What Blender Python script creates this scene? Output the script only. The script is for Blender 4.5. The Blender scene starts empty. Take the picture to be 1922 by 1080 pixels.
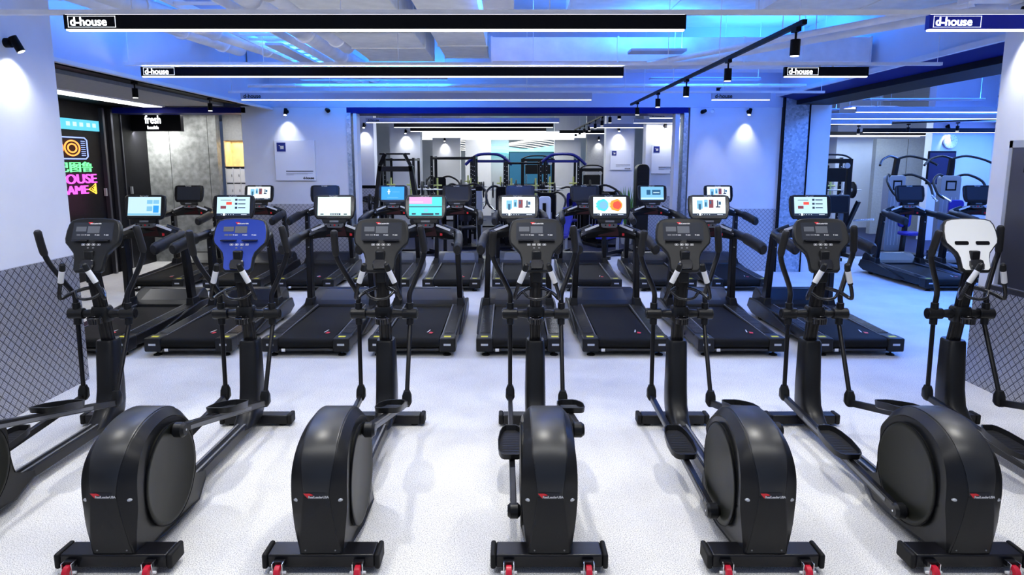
import bpy, math, random
from mathutils import Vector, Matrix
random.seed(7)
PI = math.pi
R = math.radians
S = bpy.context.scene
COL = S.collection

# ------------------------------------------------------------------ camera
cam_d = bpy.data.cameras.new('camera')
cam = bpy.data.objects.new('camera', cam_d); COL.objects.link(cam)
F = 1281.0
cam_d.sensor_fit = 'HORIZONTAL'; cam_d.sensor_width = 36.0; cam_d.lens = 36.0*F/1922.0
pitch = math.atan(204.0/F)
cam.location = (0, 0, 2.06); cam.rotation_euler = (PI/2-pitch, 0, 0)
cam_d.shift_x = 6.0/1922; cam_d.shift_y = -30.0/1922
cam_d.clip_start = 0.05; cam_d.clip_end = 100
S.camera = cam
# ------------------------------------------------------------------ world, exposure
w = bpy.data.worlds.new('room_glow'); S.world = w; w.use_nodes = True
w.node_tree.nodes['Background'].inputs[0].default_value = (0.42, 0.58, 1.0, 1)
w.node_tree.nodes['Background'].inputs[1].default_value = 0.42
vs = S.view_settings
vs.view_transform = 'Standard'; vs.look = 'None'; vs.exposure = 0.12; vs.gamma = 1.0
vs.use_curve_mapping = False
COOL = (0.93, 0.97, 1.0); BLUE = (0.03, 0.16, 1.0); AZURE = (0.02, 0.24, 1.0)
P_BAR = 8.5        # watts per metre of ceiling light bar
P_SPOT = 150.0      # watts per track spotlight
P_BLUE = 0.62

def area(name, loc, rot, sx, sy, power, col, parent=None):
    l = bpy.data.lights.new(name, 'AREA'); l.shape = 'RECTANGLE'; l.size = sx; l.size_y = sy
    l.energy = power; l.color = col
    o = bpy.data.objects.new(name, l); COL.objects.link(o); o.location = loc; o.rotation_euler = rot
    if parent: o.parent = parent
    return o
def spot(name, loc, direction, power, ang, blend, col, parent=None, rad=0.03):
    l = bpy.data.lights.new(name, 'SPOT'); l.energy = power; l.color = col
    l.spot_size = R(ang); l.spot_blend = 1.0; l.shadow_soft_size = rad
    o = bpy.data.objects.new(name, l); COL.objects.link(o); o.location = loc
    o.rotation_euler = Vector(direction).to_track_quat('-Z', 'Y').to_euler()
    if parent: o.parent = parent
    return o

# ------------------------------------------------------------------ materials
def lk(nt, a, b): nt.links.new(a, b)
def mat(name, col, rough=0.5, metal=0.0, emit=None, es=1.0, spec=0.4, noise=0.0, nscale=40, bump=0.0, coat=0.0):
    m = bpy.data.materials.new(name); m.use_nodes = True; nt = m.node_tree
    b = nt.nodes['Principled BSDF']
    b.inputs['Base Color'].default_value = (*col, 1); b.inputs['Roughness'].default_value = rough
    b.inputs['Metallic'].default_value = metal; b.inputs['Specular IOR Level'].default_value = spec
    b.inputs['Coat Weight'].default_value = coat; b.inputs['Coat Roughness'].default_value = 0.12
    if emit:
        b.inputs['Emission Color'].default_value = (*emit, 1); b.inputs['Emission Strength'].default_value = es
    tc = nt.nodes.new('ShaderNodeTexCoord'); n = nt.nodes.new('ShaderNodeTexNoise')
    n.inputs['Scale'].default_value = nscale; n.inputs['Detail'].default_value = 4
    lk(nt, tc.outputs['Object'], n.inputs['Vector'])
    if noise > 0:
        r = nt.nodes.new('ShaderNodeValToRGB')
        r.color_ramp.elements[0].position = 0.3; r.color_ramp.elements[1].position = 0.7
        r.color_ramp.elements[0].color = (*[c*(1-noise) for c in col], 1)
        r.color_ramp.elements[1].color = (*[min(1, c*(1+noise)) for c in col], 1)
        lk(nt, n.outputs['Fac'], r.inputs['Fac']); lk(nt, r.outputs['Color'], b.inputs['Base Color'])
    if bump > 0:
        bp = nt.nodes.new('ShaderNodeBump'); bp.inputs['Strength'].default_value = bump; bp.inputs['Distance'].default_value = 0.002
        lk(nt, n.outputs['Fac'], bp.inputs['Height']); lk(nt, bp.outputs['Normal'], b.inputs['Normal'])
    return m

MT = {}
MT['plastic'] = mat('black_satin_plastic', (0.009, 0.0095, 0.011), 0.34, spec=0.25, noise=0.15, nscale=300, bump=0.15)
MT['shell'] = mat('satin_black_shell', (0.013, 0.014, 0.016), 0.36, spec=0.5)
MT['plastic_gloss'] = mat('black_gloss_plastic', (0.010, 0.010, 0.013), 0.16, coat=0.3)
MT['matte'] = mat('black_matte_rubber', (0.010, 0.010, 0.011), 0.6, spec=0.2, bump=0.2, nscale=200)
MT['steel_black'] = mat('black_painted_steel', (0.006, 0.006, 0.008), 0.28, spec=0.3)
MT['disc'] = mat('smoked_disc', (0.010, 0.011, 0.008), 0.42, spec=0.2)
MT['foam'] = mat('black_foam_grip', (0.012, 0.012, 0.014), 0.5, spec=0.35, bump=0.3, nscale=400)
MT['sensor'] = mat('bright_satin_steel', (0.82, 0.83, 0.85), 0.35, 0.25)
MT['rib'] = mat('glossy_rib', (0.05, 0.052, 0.058), 0.2)
MT['chrome'] = mat('brushed_steel', (0.75, 0.77, 0.8), 0.25, 1.0)
MT['silver'] = mat('silver_paint', (0.55, 0.57, 0.60), 0.35, 0.6)
MT['grey'] = mat('grey_plastic', (0.16, 0.165, 0.18), 0.4)
MT['shield'] = mat('grey_machine_shield', (0.30, 0.32, 0.36), 0.4, 0.3)
MT['console'] = mat('charcoal_console_plastic', (0.010, 0.011, 0.013), 0.36, spec=0.3)
MT['console_blue'] = mat('blue_console_plastic', (0.012, 0.045, 0.36), 0.32)  # blue reflection put into the console face colour
MT['console_white_glare'] = mat('white_console_plastic', (0.85, 0.87, 0.88), 0.35)  # white glare put into the console face colour
MT['lcd'] = mat('grey_display', (0.13, 0.14, 0.16), 0.2)
MT['red_wheel'] = mat('red_wheel', (0.62, 0.015, 0.04), 0.3)
MT['red'] = mat('red_print', (0.75, 0.02, 0.03), 0.4)
MT['redbrown'] = mat('dark_red_plastic', (0.035, 0.004, 0.006), 0.3)
MT['white'] = mat('white_print', (0.85, 0.85, 0.86), 0.5)
MT['yellow'] = mat('yellow_sticker', (0.72, 0.66, 0.05), 0.5)
MT['belt'] = mat('running_belt', (0.008, 0.008, 0.008), 0.6, spec=0.12, bump=0.5, nscale=600, noise=0.3)
MT['motor'] = mat('motor_hood', (0.012, 0.014, 0.02), 0.28, spec=0.35)
MT['screen_off'] = mat('dark_screen', (0.03, 0.034, 0.045), 0.12)
MT['ceil'] = mat('painted_ceiling', (0.72, 0.73, 0.80), 0.7, noise=0.06, nscale=3)
MT['duct'] = mat('painted_duct', (0.84, 0.84, 0.88), 0.5, noise=0.08, nscale=5)
MT['duct_grey'] = mat('grey_insulated_duct', (0.80, 0.80, 0.78), 0.6, noise=0.08, nscale=6)
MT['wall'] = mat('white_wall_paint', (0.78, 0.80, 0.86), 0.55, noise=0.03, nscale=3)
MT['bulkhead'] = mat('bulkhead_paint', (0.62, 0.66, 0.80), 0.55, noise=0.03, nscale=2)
MT['blue_lacquer'] = mat('blue_lacquer', (0.001, 0.004, 0.15), 0.5, spec=0.15)
MT['dark_panel'] = mat('black_wood_panel', (0.006, 0.006, 0.008), 0.4, spec=0.15, noise=0.3, nscale=12)
MT['black'] = mat('black_paint', (0.004, 0.004, 0.006), 0.5, spec=0.1)
MT['navy'] = mat('navy_lacquer', (0.006, 0.01, 0.16), 0.3)
MT['lightgrey_bar'] = mat('pale_bar_housing', (0.42, 0.46, 0.62), 0.4)
MT['blue_bar'] = mat('blue_bar_housing', (0.006, 0.015, 0.42), 0.3)
MT['led'] = mat('led_diffuser', (0.9, 0.9, 0.9), 0.4, emit=(1, 0.99, 0.96), es=2.2)
MT['led_blue'] = mat('led_blue_strip', (0.2, 0.5, 0.9), 0.4, emit=(0.1, 0.55, 1.0), es=2.5)
MT['lamp_face'] = mat('lamp_face', (0.9, 0.9, 0.9), 0.4, emit=(1, 1, 1), es=6)
MT['sign_white'] = mat('lit_sign_white', (0.9, 0.9, 0.9), 0.4, emit=(0.9, 0.95, 1), es=1.0)
MT['ink'] = mat('dark_ink', (0.008, 0.010, 0.02), 0.5)
MT['navy_print'] = mat('navy_print', (0.006, 0.018, 0.20), 0.5)
MT['panel_white'] = mat('white_poster_board', (0.82, 0.85, 0.93), 0.4)
MT['rubber_floor'] = mat('dark_blue_rubber', (0.012, 0.018, 0.055), 0.5, spec=0.15, noise=0.4, nscale=150)
MT['stone'] = mat('grey_stone_panel', (0.20, 0.21, 0.21), 0.45, noise=0.35, nscale=9)
MT['greypanel'] = mat('grey_felt_panel', (0.36, 0.37, 0.38), 0.7, noise=0.08, nscale=20)
MT['wood'] = mat('pale_wood', (0.72, 0.58, 0.36), 0.5, noise=0.15, nscale=8)
MT['locker'] = mat('white_locker', (0.82, 0.83, 0.86), 0.35)
MT['iron'] = mat('cast_iron_plate', (0.012, 0.012, 0.016), 0.35)
MT['blue_pad'] = mat('blue_vinyl_pad', (0.02, 0.02, 0.30), 0.35)
MT['black_pad'] = mat('black_vinyl_pad', (0.014, 0.013, 0.016), 0.4)
MT['yellow_tube'] = mat('yellow_green_handle', (0.60, 0.66, 0.22), 0.4)
MT['green'] = mat('green_leaf', (0.10, 0.32, 0.05), 0.5)
MT['darkmetal'] = mat('dark_brushed_metal', (0.16, 0.16, 0.19), 0.28, 0.9)
MT['blue_reflector'] = mat('blue_tape', (0.02, 0.18, 0.75), 0.35)
def emi(name, c, s=1.0): MT[name] = mat(name, tuple(x*0.3 for x in c), 0.3, emit=c, es=s)
emi('scr_white', (0.86, 0.95, 1.0), 0.95); emi('scr_mint', (0.80, 1.0, 0.93), 0.9); emi('scr_blue', (0.04, 0.36, 0.9), 0.9)
emi('scr_sky', (0.25, 0.62, 0.85), 0.8); emi('scr_pink', (0.85, 0.45, 0.75), 0.8); emi('scr_cyan', (0.1, 0.75, 0.85), 0.9)
emi('scr_red', (0.95, 0.10, 0.06), 0.9); emi('scr_orange', (1.0, 0.40, 0.05), 0.9); emi('scr_teal', (0.03, 0.16, 0.30), 0.6)
emi('scr_dark', (0.03, 0.05, 0.10), 0.5); emi('scr_maroon', (0.35, 0.08, 0.10), 0.6); emi('scr_navy', (0.02, 0.04, 0.2), 0.6)
emi('scr_ice', (0.60, 0.85, 0.95), 0.9); emi('scr_yellow', (0.9, 0.9, 0.4), 0.9)
emi('neon_pink', (1.0, 0.08, 0.85), 2.2); emi('neon_green', (0.15, 1.0, 0.30), 1.6); emi('neon_orange', (1.0, 0.28, 0.05), 2.2)
emi('neon_blue', (0.3, 0.4, 1.0), 1.5); emi('neon_cyan', (0.10, 0.75, 1.0), 1.6); emi('neon_cyan_box', (0.10, 0.62, 0.85), 0.95); emi('neon_yellow', (1.0, 0.55, 0.05), 1.8)
emi('wave_light', (0.25, 0.95, 1.0), 2.2); emi('wave_white', (1.0, 0.98, 0.9), 1.6); emi('niche_light', (1.0, 0.82, 0.45), 0.9)
emi('tvblue', (0.01, 0.015, 0.12), 0.25)

def floor_mat():
    m = mat('speckled_carpet', (0.72, 0.73, 0.76), 0.75); nt = m.node_tree; b = nt.nodes['Principled BSDF']
    tc = nt.nodes.new('ShaderNodeTexCoord')
    n1 = nt.nodes.new('ShaderNodeTexNoise'); n1.inputs['Scale'].default_value = 165; n1.inputs['Detail'].default_value = 2; n1.inputs['Roughness'].default_value = 0.8
    n2 = nt.nodes.new('ShaderNodeTexNoise'); n2.inputs['Scale'].default_value = 1.6; n2.inputs['Detail'].default_value = 5
    lk(nt, tc.outputs['Object'], n1.inputs['Vector']); lk(nt, tc.outputs['Object'], n2.inputs['Vector'])
    r = nt.nodes.new('ShaderNodeValToRGB'); r.color_ramp.elements[0].position = 0.38; r.color_ramp.elements[1].position = 0.52
    r.color_ramp.elements[0].color = (0.30, 0.30, 0.31, 1); r.color_ramp.elements[1].color = (0.88, 0.87, 0.84, 1)
    lk(nt, n1.outputs['Fac'], r.inputs['Fac'])
    r2 = nt.nodes.new('ShaderNodeValToRGB'); r2.color_ramp.elements[0].position = 0.35; r2.color_ramp.elements[1].position = 0.62
    r2.color_ramp.elements[0].color = (0.86, 0.86, 0.87, 1); r2.color_ramp.elements[1].color = (1, 1, 1, 1)
    lk(nt, n2.outputs['Fac'], r2.inputs['Fac'])
    mx = nt.nodes.new('ShaderNodeMix'); mx.data_type = 'RGBA'; mx.blend_type = 'MULTIPLY'; mx.inputs[0].default_value = 1
    lk(nt, r.outputs['Color'], mx.inputs[6]); lk(nt, r2.outputs['Color'], mx.inputs[7]); lk(nt, mx.outputs[2], b.inputs['Base Color'])
    bp = nt.nodes.new('ShaderNodeBump'); bp.inputs['Strength'].default_value = 0.25; bp.inputs['Distance'].default_value = 0.003
    lk(nt, n1.outputs['Fac'], bp.inputs['Height']); lk(nt, bp.outputs['Normal'], b.inputs['Normal'])
    return m
MT['floor'] = floor_mat()

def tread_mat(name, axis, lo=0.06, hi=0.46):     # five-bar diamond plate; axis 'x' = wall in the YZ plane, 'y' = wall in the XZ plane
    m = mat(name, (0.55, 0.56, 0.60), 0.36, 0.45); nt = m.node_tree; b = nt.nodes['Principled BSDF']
    tc = nt.nodes.new('ShaderNodeTexCoord'); sp = nt.nodes.new('ShaderNodeSeparateXYZ'); lk(nt, tc.outputs['Object'], sp.inputs[0])
    def math_(op, a, bb=None, c=None):
        n = nt.nodes.new('ShaderNodeMath'); n.operation = op
        for i, v in enumerate((a, bb, c)):
            if v is None: continue
            if isinstance(v, (int, float)): n.inputs[i].default_value = v
            else: lk(nt, v, n.inputs[i])
        return n.outputs[0]
    a = sp.outputs['Y'] if axis == 'x' else sp.outputs['X']; z = sp.outputs['Z']
    k = 1/0.060
    u = math_('MULTIPLY', math_('ADD', a, z), k*0.7071*1.0); v = math_('MULTIPLY', math_('SUBTRACT', a, z), k*0.7071)
    fu = math_('FRACT', u); fv = math_('FRACT', v)
    par = math_('FLOORED_MODULO', math_('ADD', math_('FLOOR', u), math_('FLOOR', v)), 2.0)
    wu = math_('SINE', math_('MULTIPLY', fu, 2*PI*4)); wv = math_('SINE', math_('MULTIPLY', fv, 2*PI*4))
    ribs = math_('ADD', math_('MULTIPLY', wu, par), math_('MULTIPLY', wv, math_('SUBTRACT', 1.0, par)))
    eu = math_('MINIMUM', fu, math_('SUBTRACT', 1.0, fu)); ev = math_('MINIMUM', fv, math_('SUBTRACT', 1.0, fv))
    e = math_('MINIMUM', eu, ev); g = math_('GREATER_THAN', e, 0.06)
    h = math_('MULTIPLY', math_('ADD', math_('MULTIPLY', ribs, 0.35), 0.65), g)
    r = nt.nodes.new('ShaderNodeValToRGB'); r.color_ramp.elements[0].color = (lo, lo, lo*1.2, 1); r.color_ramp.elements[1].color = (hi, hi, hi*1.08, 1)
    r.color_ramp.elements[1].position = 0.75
    lk(nt, h, r.inputs['Fac']); lk(nt, r.outputs['Color'], b.inputs['Base Color'])
    bp = nt.nodes.new('ShaderNodeBump'); bp.inputs['Strength'].default_value = 0.5; bp.inputs['Distance'].default_value = 0.004
    lk(nt, h, bp.inputs['Height']); lk(nt, bp.outputs['Normal'], b.inputs['Normal'])
    return m
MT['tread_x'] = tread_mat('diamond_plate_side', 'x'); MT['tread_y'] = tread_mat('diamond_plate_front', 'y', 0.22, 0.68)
def galv():
    m = mat('galvanised_steel', (0.45, 0.52, 0.62), 0.4, 0.7); nt = m.node_tree; b = nt.nodes['Principled BSDF']
    tc = nt.nodes.new('ShaderNodeTexCoord'); v = nt.nodes.new('ShaderNodeTexVoronoi'); v.inputs['Scale'].default_value = 26
    lk(nt, tc.outputs['Object'], v.inputs['Vector'])
    r = nt.nodes.new('ShaderNodeValToRGB'); r.color_ramp.elements[0].color = (0.26, 0.33, 0.45, 1); r.color_ramp.elements[1].color = (0.60, 0.68, 0.80, 1)
    lk(nt, v.outputs['Color'], r.inputs['Fac']); lk(nt, r.outputs['Color'], b.inputs['Base Color'])
    return m
MT['galv'] = galv()

# ------------------------------------------------------------------ mesh builder
class MB:
    def __init__(s): s.v = []; s.f = []; s.mi = []; s.mats = []; s.T = Matrix.Identity(4)
    def m(s, name):
        if name not in s.mats: s.mats.append(name)
        return s.mats.index(name)
    def add(s, vs, fs, mt):
        k = len(s.v); i = s.m(mt)
        s.v += [s.T @ Vector(p) for p in vs]
        for f in fs: s.f.append([k+j for j in f]); s.mi.append(i)
        return s
    def box(s, x0, x1, y0, y1, z0, z1, mt='plastic'):
        vs = [(x, y, z) for z in (z0, z1) for y in (y0, y1) for x in (x0, x1)]
        return s.add(vs, [(0, 2, 3, 1), (4, 5, 7, 6), (0, 1, 5, 4), (2, 6, 7, 3), (0, 4, 6, 2), (1, 3, 7, 5)], mt)
    def bar(s, a, b, wx, wz, mt='plastic', wx2=None, wz2=None):   # rectangular beam from a to b
        a = Vector(a); b = Vector(b); d = (b-a).normalized()
        up = Vector((0, 0, 1)) if abs(d.z) < 0.9 else Vector((0, 1, 0))
        sd = d.cross(up).normalized(); up = sd.cross(d)
        vs = []
        for p, ww, hh in ((a, wx, wz), (b, wx2 or wx, wz2 or wz)):
            for i, j in ((-1, -1), (1, -1), (1, 1), (-1, 1)): vs.append(p + sd*(i*ww/2) + up*(j*hh/2))
        return s.add(vs, [(3, 2, 1, 0), (4, 5, 6, 7), (0, 1, 5, 4), (1, 2, 6, 5), (2, 3, 7, 6), (3, 0, 4, 7)], mt)
    def tube(s, pts, r, n=12, mt='plastic', cap=True, sx=1.0):
        pts = [Vector(p) for p in pts]; N = len(pts)
        rs = r if isinstance(r, (list, tuple)) else [r]*N
        vs = []; up = None
        for i, p in enumerate(pts):
            t = (pts[min(i+1, N-1)]-pts[max(i-1, 0)]).normalized()
            if up is None: up = Vector((0, 0, 1)) if abs(t.z) < 0.8 else Vector((0, 1, 0))
            sd = t.cross(up).normalized(); up = sd.cross(t).normalized()
            for k in range(n):
                a = 2*PI*k/n; vs.append(p + sd*(math.cos(a)*rs[i]*sx) + up*(math.sin(a)*rs[i]))
        fs = [(i*n+k, i*n+(k+1) % n, (i+1)*n+(k+1) % n, (i+1)*n+k) for i in range(N-1) for k in range(n)]
        if cap: fs += [list(range(n))[::-1], [(N-1)*n+k for k in range(n)]]
        return s.add(vs, fs, mt)
    def cyl(s, a, b, r, n=20, mt='plastic', r2=None):
        return s.tube([a, b], [r, r if r2 is None else r2], n, mt)
    def ball(s, c, r, mt='plastic', n=12, sc=(1, 1, 1)):
        vs = []; fs = []
        for i in range(n//2+1):
            th = PI*i/(n//2)
            for k in range(n):
                a = 2*PI*k/n; vs.append((c[0]+r*sc[0]*math.sin(th)*math.cos(a), c[1]+r*sc[1]*math.sin(th)*math.sin(a), c[2]+r*sc[2]*math.cos(th)))
        for i in range(n//2):
            for k in range(n): fs.append((i*n+k, (i+1)*n+k, (i+1)*n+(k+1) % n, i*n+(k+1) % n))
        return s.add(vs, fs, mt)
    def loft(s, rings, mt='plastic', cap=True):     # rings: lists of equal count, closed loops
        n = len(rings[0]); vs = [p for r_ in rings for p in r_]
        fs = [(i*n+k, i*n+(k+1) % n, (i+1)*n+(k+1) % n, (i+1)*n+k) for i in range(len(rings)-1) for k in range(n)]
        if cap: fs += [list(range(n))[::-1], [(len(rings)-1)*n+k for k in range(n)]]
        return s.add(vs, fs, mt)
    def prism(s, poly, axis, a, b, mt='plastic'):   # poly in the two other axes
        def P(u, v, t): return {'x': (t, u, v), 'y': (u, t, v), 'z': (u, v, t)}[axis]
        return s.loft([[P(u, v, a) for u, v in poly], [P(u, v, b) for u, v in poly]], mt)
    def ring(s, c, axis, R_, r, n=28, m=8, mt='plastic', a0=0, a1=2*PI):
        full = abs(a1-a0-2*PI) < 1e-6; pts = []
        c = Vector(c)
        for i in range(n+(0 if full else 1)):
            a = a0+(a1-a0)*i/n; u = math.cos(a)*R_; v = math.sin(a)*R_
            pts.append(c+Vector({'x': (0, u, v), 'y': (u, 0, v), 'z': (u, v, 0)}[axis]))
        if full: pts += [pts[0], ]
        return s.tube(pts, r, m, mt, cap=not full)
    def mesh(s, name, sharp=38):
        me = bpy.data.meshes.new(name); me.from_pydata([tuple(p) for p in s.v], [], s.f)
        for m_ in s.mats: me.materials.append(MT[m_])
        me.polygons.foreach_set('material_index', s.mi)
        me.update()
        import bmesh
        bm = bmesh.new(); bm.from_mesh(me); bmesh.ops.recalc_face_normals(bm, faces=bm.faces); bm.to_mesh(me); bm.free()
        me.polygons.foreach_set('use_smooth', [True]*len(me.polygons))
        me.set_sharp_from_angle(angle=R(sharp))
        return me
    def build(s, name, parent=None, bevel=0.0, seg=2, sharp=38):
        o = bpy.data.objects.new(name, s.mesh(name, sharp)); COL.objects.link(o)
        if parent: o.parent = parent
        if bevel:
            b = o.modifiers.new('bevel', 'BEVEL'); b.width = bevel; b.segments = seg; b.limit_method = 'ANGLE'; b.angle_limit = R(40)
            b.harden_normals = False
        return o

def tag(o, label, cat, group=None):
    o['label'] = label; o['category'] = cat
    if group: o['group'] = group
    return o
def thing(name, label, cat, loc=(0, 0, 0), rz=0, group=None):
    o = bpy.data.objects.new(name, None); COL.objects.link(o); o.location = loc; o.rotation_euler = (0, 0, rz); o.empty_display_size = 0.1
    return tag(o, label, cat, group)
def struct(o): o['kind'] = 'structure'; return o
def copy_tree(o, parent=None):
    c = o.copy(); COL.objects.link(c)
    if parent: c.parent = parent
    for ch in list(o.children): copy_tree(ch, c)
    return c
def part(root, name):
    return [c for c in root.children_recursive if c.name.split('.')[0] == name]
def smooth(pts, k=5):
    P_ = [Vector(p) for p in pts]; out = []
    for i in range(len(P_)-1):
        p0 = P_[max(i-1, 0)]; p1 = P_[i]; p2 = P_[i+1]; p3 = P_[min(i+2, len(P_)-1)]
        for j in range(k):
            t = j/k
            out.append(0.5*((2*p1)+(-p0+p2)*t+(2*p0-5*p1+4*p2-p3)*t*t+(-p0+3*p1-3*p2+p3)*t**3))
    return out+[P_[-1]]
def text_mesh(body, size, mt, extrude=0.002, align='LEFT', bold=0.0):
    c = bpy.data.curves.new('lettering', 'FONT'); c.body = body; c.size = size; c.extrude = extrude; c.align_x = align
    o = bpy.data.objects.new('lettering', c); COL.objects.link(o)
    dg = bpy.context.evaluated_depsgraph_get(); dg.update()
    me = bpy.data.meshes.new_from_object(o.evaluated_get(dg)); me.materials.clear(); me.materials.append(MT[mt])
    bpy.data.objects.remove(o); bpy.data.curves.remove(c)
    if bold:      # heavier strokes: shifted copies of the glyph solids
        vs = [v.co.copy() for v in me.vertices]; fs = [list(p.vertices) for p in me.polygons]; V = []; Fc = []
        for dx, dy in ((-bold, -bold), (bold, -bold), (-bold, bold), (bold, bold)):
            k = len(V); V += [(v.x+dx, v.y+dy, v.z) for v in vs]; Fc += [[i+k for i in f] for f in fs]
        me = bpy.data.meshes.new('lettering'); me.from_pydata(V, [], Fc); me.materials.append(MT[mt]); me.update()
    return me
def text_obj(name, body, size, mt, loc, rot, parent=None, extrude=0.002, align='LEFT', bold=0.0, sx=1.0):
    o = bpy.data.objects.new(name, text_mesh(body, size, mt, extrude, align, bold)); COL.objects.link(o)
    o.location = loc; o.rotation_euler = rot; o.scale = (sx, 1, 1)
    if parent: o.parent = parent
    return o
def rrect(w_, h_, r, n=5):
    pts = []
    for cx, cy, a in ((w_/2-r, h_/2-r, 0), (-w_/2+r, h_/2-r, 90), (-w_/2+r, -h_/2+r, 180), (w_/2-r, -h_/2+r, 270)):
        for i in range(n+1):
            t = R(a+90*i/n); pts.append((cx+r*math.cos(t), cy+r*math.sin(t)))
    return pts

# ================================================================== SETTING
def sbox(name, x0, x1, y0, y1, z0, z1, mt, bevel=0):
    return struct(MB().box(x0, x1, y0, y1, z0, z1, mt).build(name, bevel=bevel))
YW = 13.0                      # plane of the far wall of the main hall
sbox('floor', -12, 14, -2.5, 15.08, -0.1, 0.0, 'floor')
sbox('floor_back', -12, 16, 15.08, 32, -0.1, 0.0, 'rubber_floor')
sbox('ceiling', -12, 16, -2.5, 32, 4.3, 4.4, 'ceil')
# left pillar with diamond plate dado
sbox('wall_left', -4.6, -4.07, -2.5, 6.33, 0, 4.3, 'wall')
sbox('baseboard_left', -4.07, -4.045, -2.5, 6.34, 0.0, 1.21, 'tread_x')
sbox('trim_1', -4.072, -4.04, 4.10, 4.16, 0.0, 1.21, 'wall')
# right pillar
sbox('wall_right', 4.40, 5.0, -2.5, 6.30, 0, 4.3, 'wall')
sbox('baseboard_right', 4.37, 4.40, -2.5, 6.31, 0, 0.93, 'tread_x')
sbox('trim_2', 4.36, 4.40, -2.5, 6.1, 0.93, 0.97, 'darkmetal')
# far wall: poster wall on the left, columns on the right, beam over all
sbox('wall_back', -4.98, -3.02, YW, YW+0.35, 0, 3.1, 'wall')
sbox('baseboard_back', -4.98, -3.0, YW-0.012, YW, 0, 1.29, 'tread_y')
sbox('wall_back_right', 3.38, 5.10, YW, YW+0.5, 0, 3.1, 'wall')
sbox('baseboard_back_right', 3.38, 5.08, YW-0.012, YW, 0, 1.2, 'tread_y')
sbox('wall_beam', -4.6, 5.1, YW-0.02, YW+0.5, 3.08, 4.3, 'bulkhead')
sbox('trim_3', -3.02, 3.34, YW+0.0, YW+0.7, 2.97, 3.08, 'blue_lacquer')
sbox('trim_4', -7.4, -4.9, YW+0.0, YW+0.5, 2.98, 3.08, 'blue_lacquer')
# frames of the opening
m = MB(); m.box(-3.02, -2.94, YW-0.03, YW+0.25, 0, 2.98, 'galv'); m.box(-2.90, -2.84, YW+0.0, YW+0.3, 0, 2.98, 'wall'); struct(m.build('trim_5'))
m = MB(); m.box(3.26, 3.34, YW-0.03, YW+0.25, 0, 2.98, 'galv'); m.box(3.12, 3.2, YW+0.05, YW+0.3, 0, 2.98, 'wall'); struct(m.build('trim_6'))
# galvanised post and its neighbour column
struct(MB().box(5.10, 5.55, YW-0.1, YW+0.1, 0, 3.3, 'galv').build('trim_7'))
m = MB(); m.box(5.55, 5.57, YW-0.12, YW+0.1, 0, 3.3, 'black'); m.box(5.08, 5.10, YW-0.12, YW+0.1, 0, 3.4, 'black'); struct(m.build('trim_8'))
sbox('wall_right_column', 5.57, 5.98, YW-0.05, YW+0.5, 0, 4.3, 'wall')
# side bulkheads along the hall
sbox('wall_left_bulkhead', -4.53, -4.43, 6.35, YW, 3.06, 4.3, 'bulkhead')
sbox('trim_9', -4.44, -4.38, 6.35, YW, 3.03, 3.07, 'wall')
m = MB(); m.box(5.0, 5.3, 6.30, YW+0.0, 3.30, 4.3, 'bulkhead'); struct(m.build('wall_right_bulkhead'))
sbox('trim_10', 4.94, 5.02, 6.30, YW, 3.27, 3.33, 'ceil')
m = MB(); m.add([(5.0, 6.3, 3.27), (5.0, YW, 3.27), (5.3, YW, 3.20), (5.3, 6.3, 3.20)], [(0, 1, 2, 3)], 'blue_lacquer')
m.add([(5.0, 6.3, 3.30), (5.0, YW, 3.30), (5.3, YW, 3.30), (5.3, 6.3, 3.30), (5.3, 6.3, 3.20), (5.3, YW, 3.20)], [(0, 1, 2, 3), (3, 2, 5, 4)], 'blue_lacquer')
struct(m.build('trim_11'))
sbox('trim_12', 5.3, 5.95, 6.3, YW, 3.12, 3.6, 'black')
# ---- left room
m = MB(); m.box(-7.7, -7.45, 8.0, YW, 0, 4.3, 'dark_panel'); struct(m.build('wall_left_room'))
m = MB(); m.box(-7.7, -7.45, YW, 14.3, 0, 4.3, 'dark_panel')
for yy in (13.05, 13.35): m.box(-7.45, -7.43, yy, yy+0.03, 0, 2.97, 'darkmetal')
struct(m.build('wall_left_room_far'))
m = MB(); m.box(-7.46, -7.38, YW-0.32, YW-0.26, 0, 3.05, 'darkmetal'); m.box(-7.46, -7.38, YW-0.06, YW, 0, 3.05, 'darkmetal')
m.box(-7.46, -7.44, YW-0.26, YW-0.06, 0, 3.05, 'black'); struct(m.build('door_1'))
struct(MB().box(-7.44, -7.40, 12.62, 12.66, 1.46, 1.60, 'silver').build('trim_13'))
struct(MB().box(-7.44, -7.40, 13.50, 13.54, 1.46, 1.60, 'silver').build('trim_14'))
# stone wall, made of three panels
m = MB()
for i, (a, b) in enumerate(((-7.45, -6.995), (-6.985, -6.2), (-6.19, -6.02))): m.box(a, b, 14.3, 14.5, 0, 4.0, 'stone')
struct(m.build('wall_stone'))
# ceiling strips of the left room
sbox('ceiling_left_slot', -5.35, -4.53, 6.35, YW, 3.15, 3.2, 'black')
m = MB(); m.box(-6.35, -5.30, 6.35, YW, 3.1, 3.16, 'greypanel'); struct(m.build('ceiling_left_panel'))
m = MB(); m.box(-7.45, -6.75, 6.35, YW, 3.1, 3.2, 'black'); struct(m.build('ceiling_left_dark'))
sbox('ceiling_left_back', -7.45, -4.0, YW+0.5, 18, 3.12, 3.2, 'wall')
sbox('wall_left_outer', -12.0, -11.9, -2.5, 32, 0, 4.3, 'wall')
sbox('wall_left_end', -7.7, -4.6, 6.1, 6.35, 0, 4.3, 'greypanel')
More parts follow.
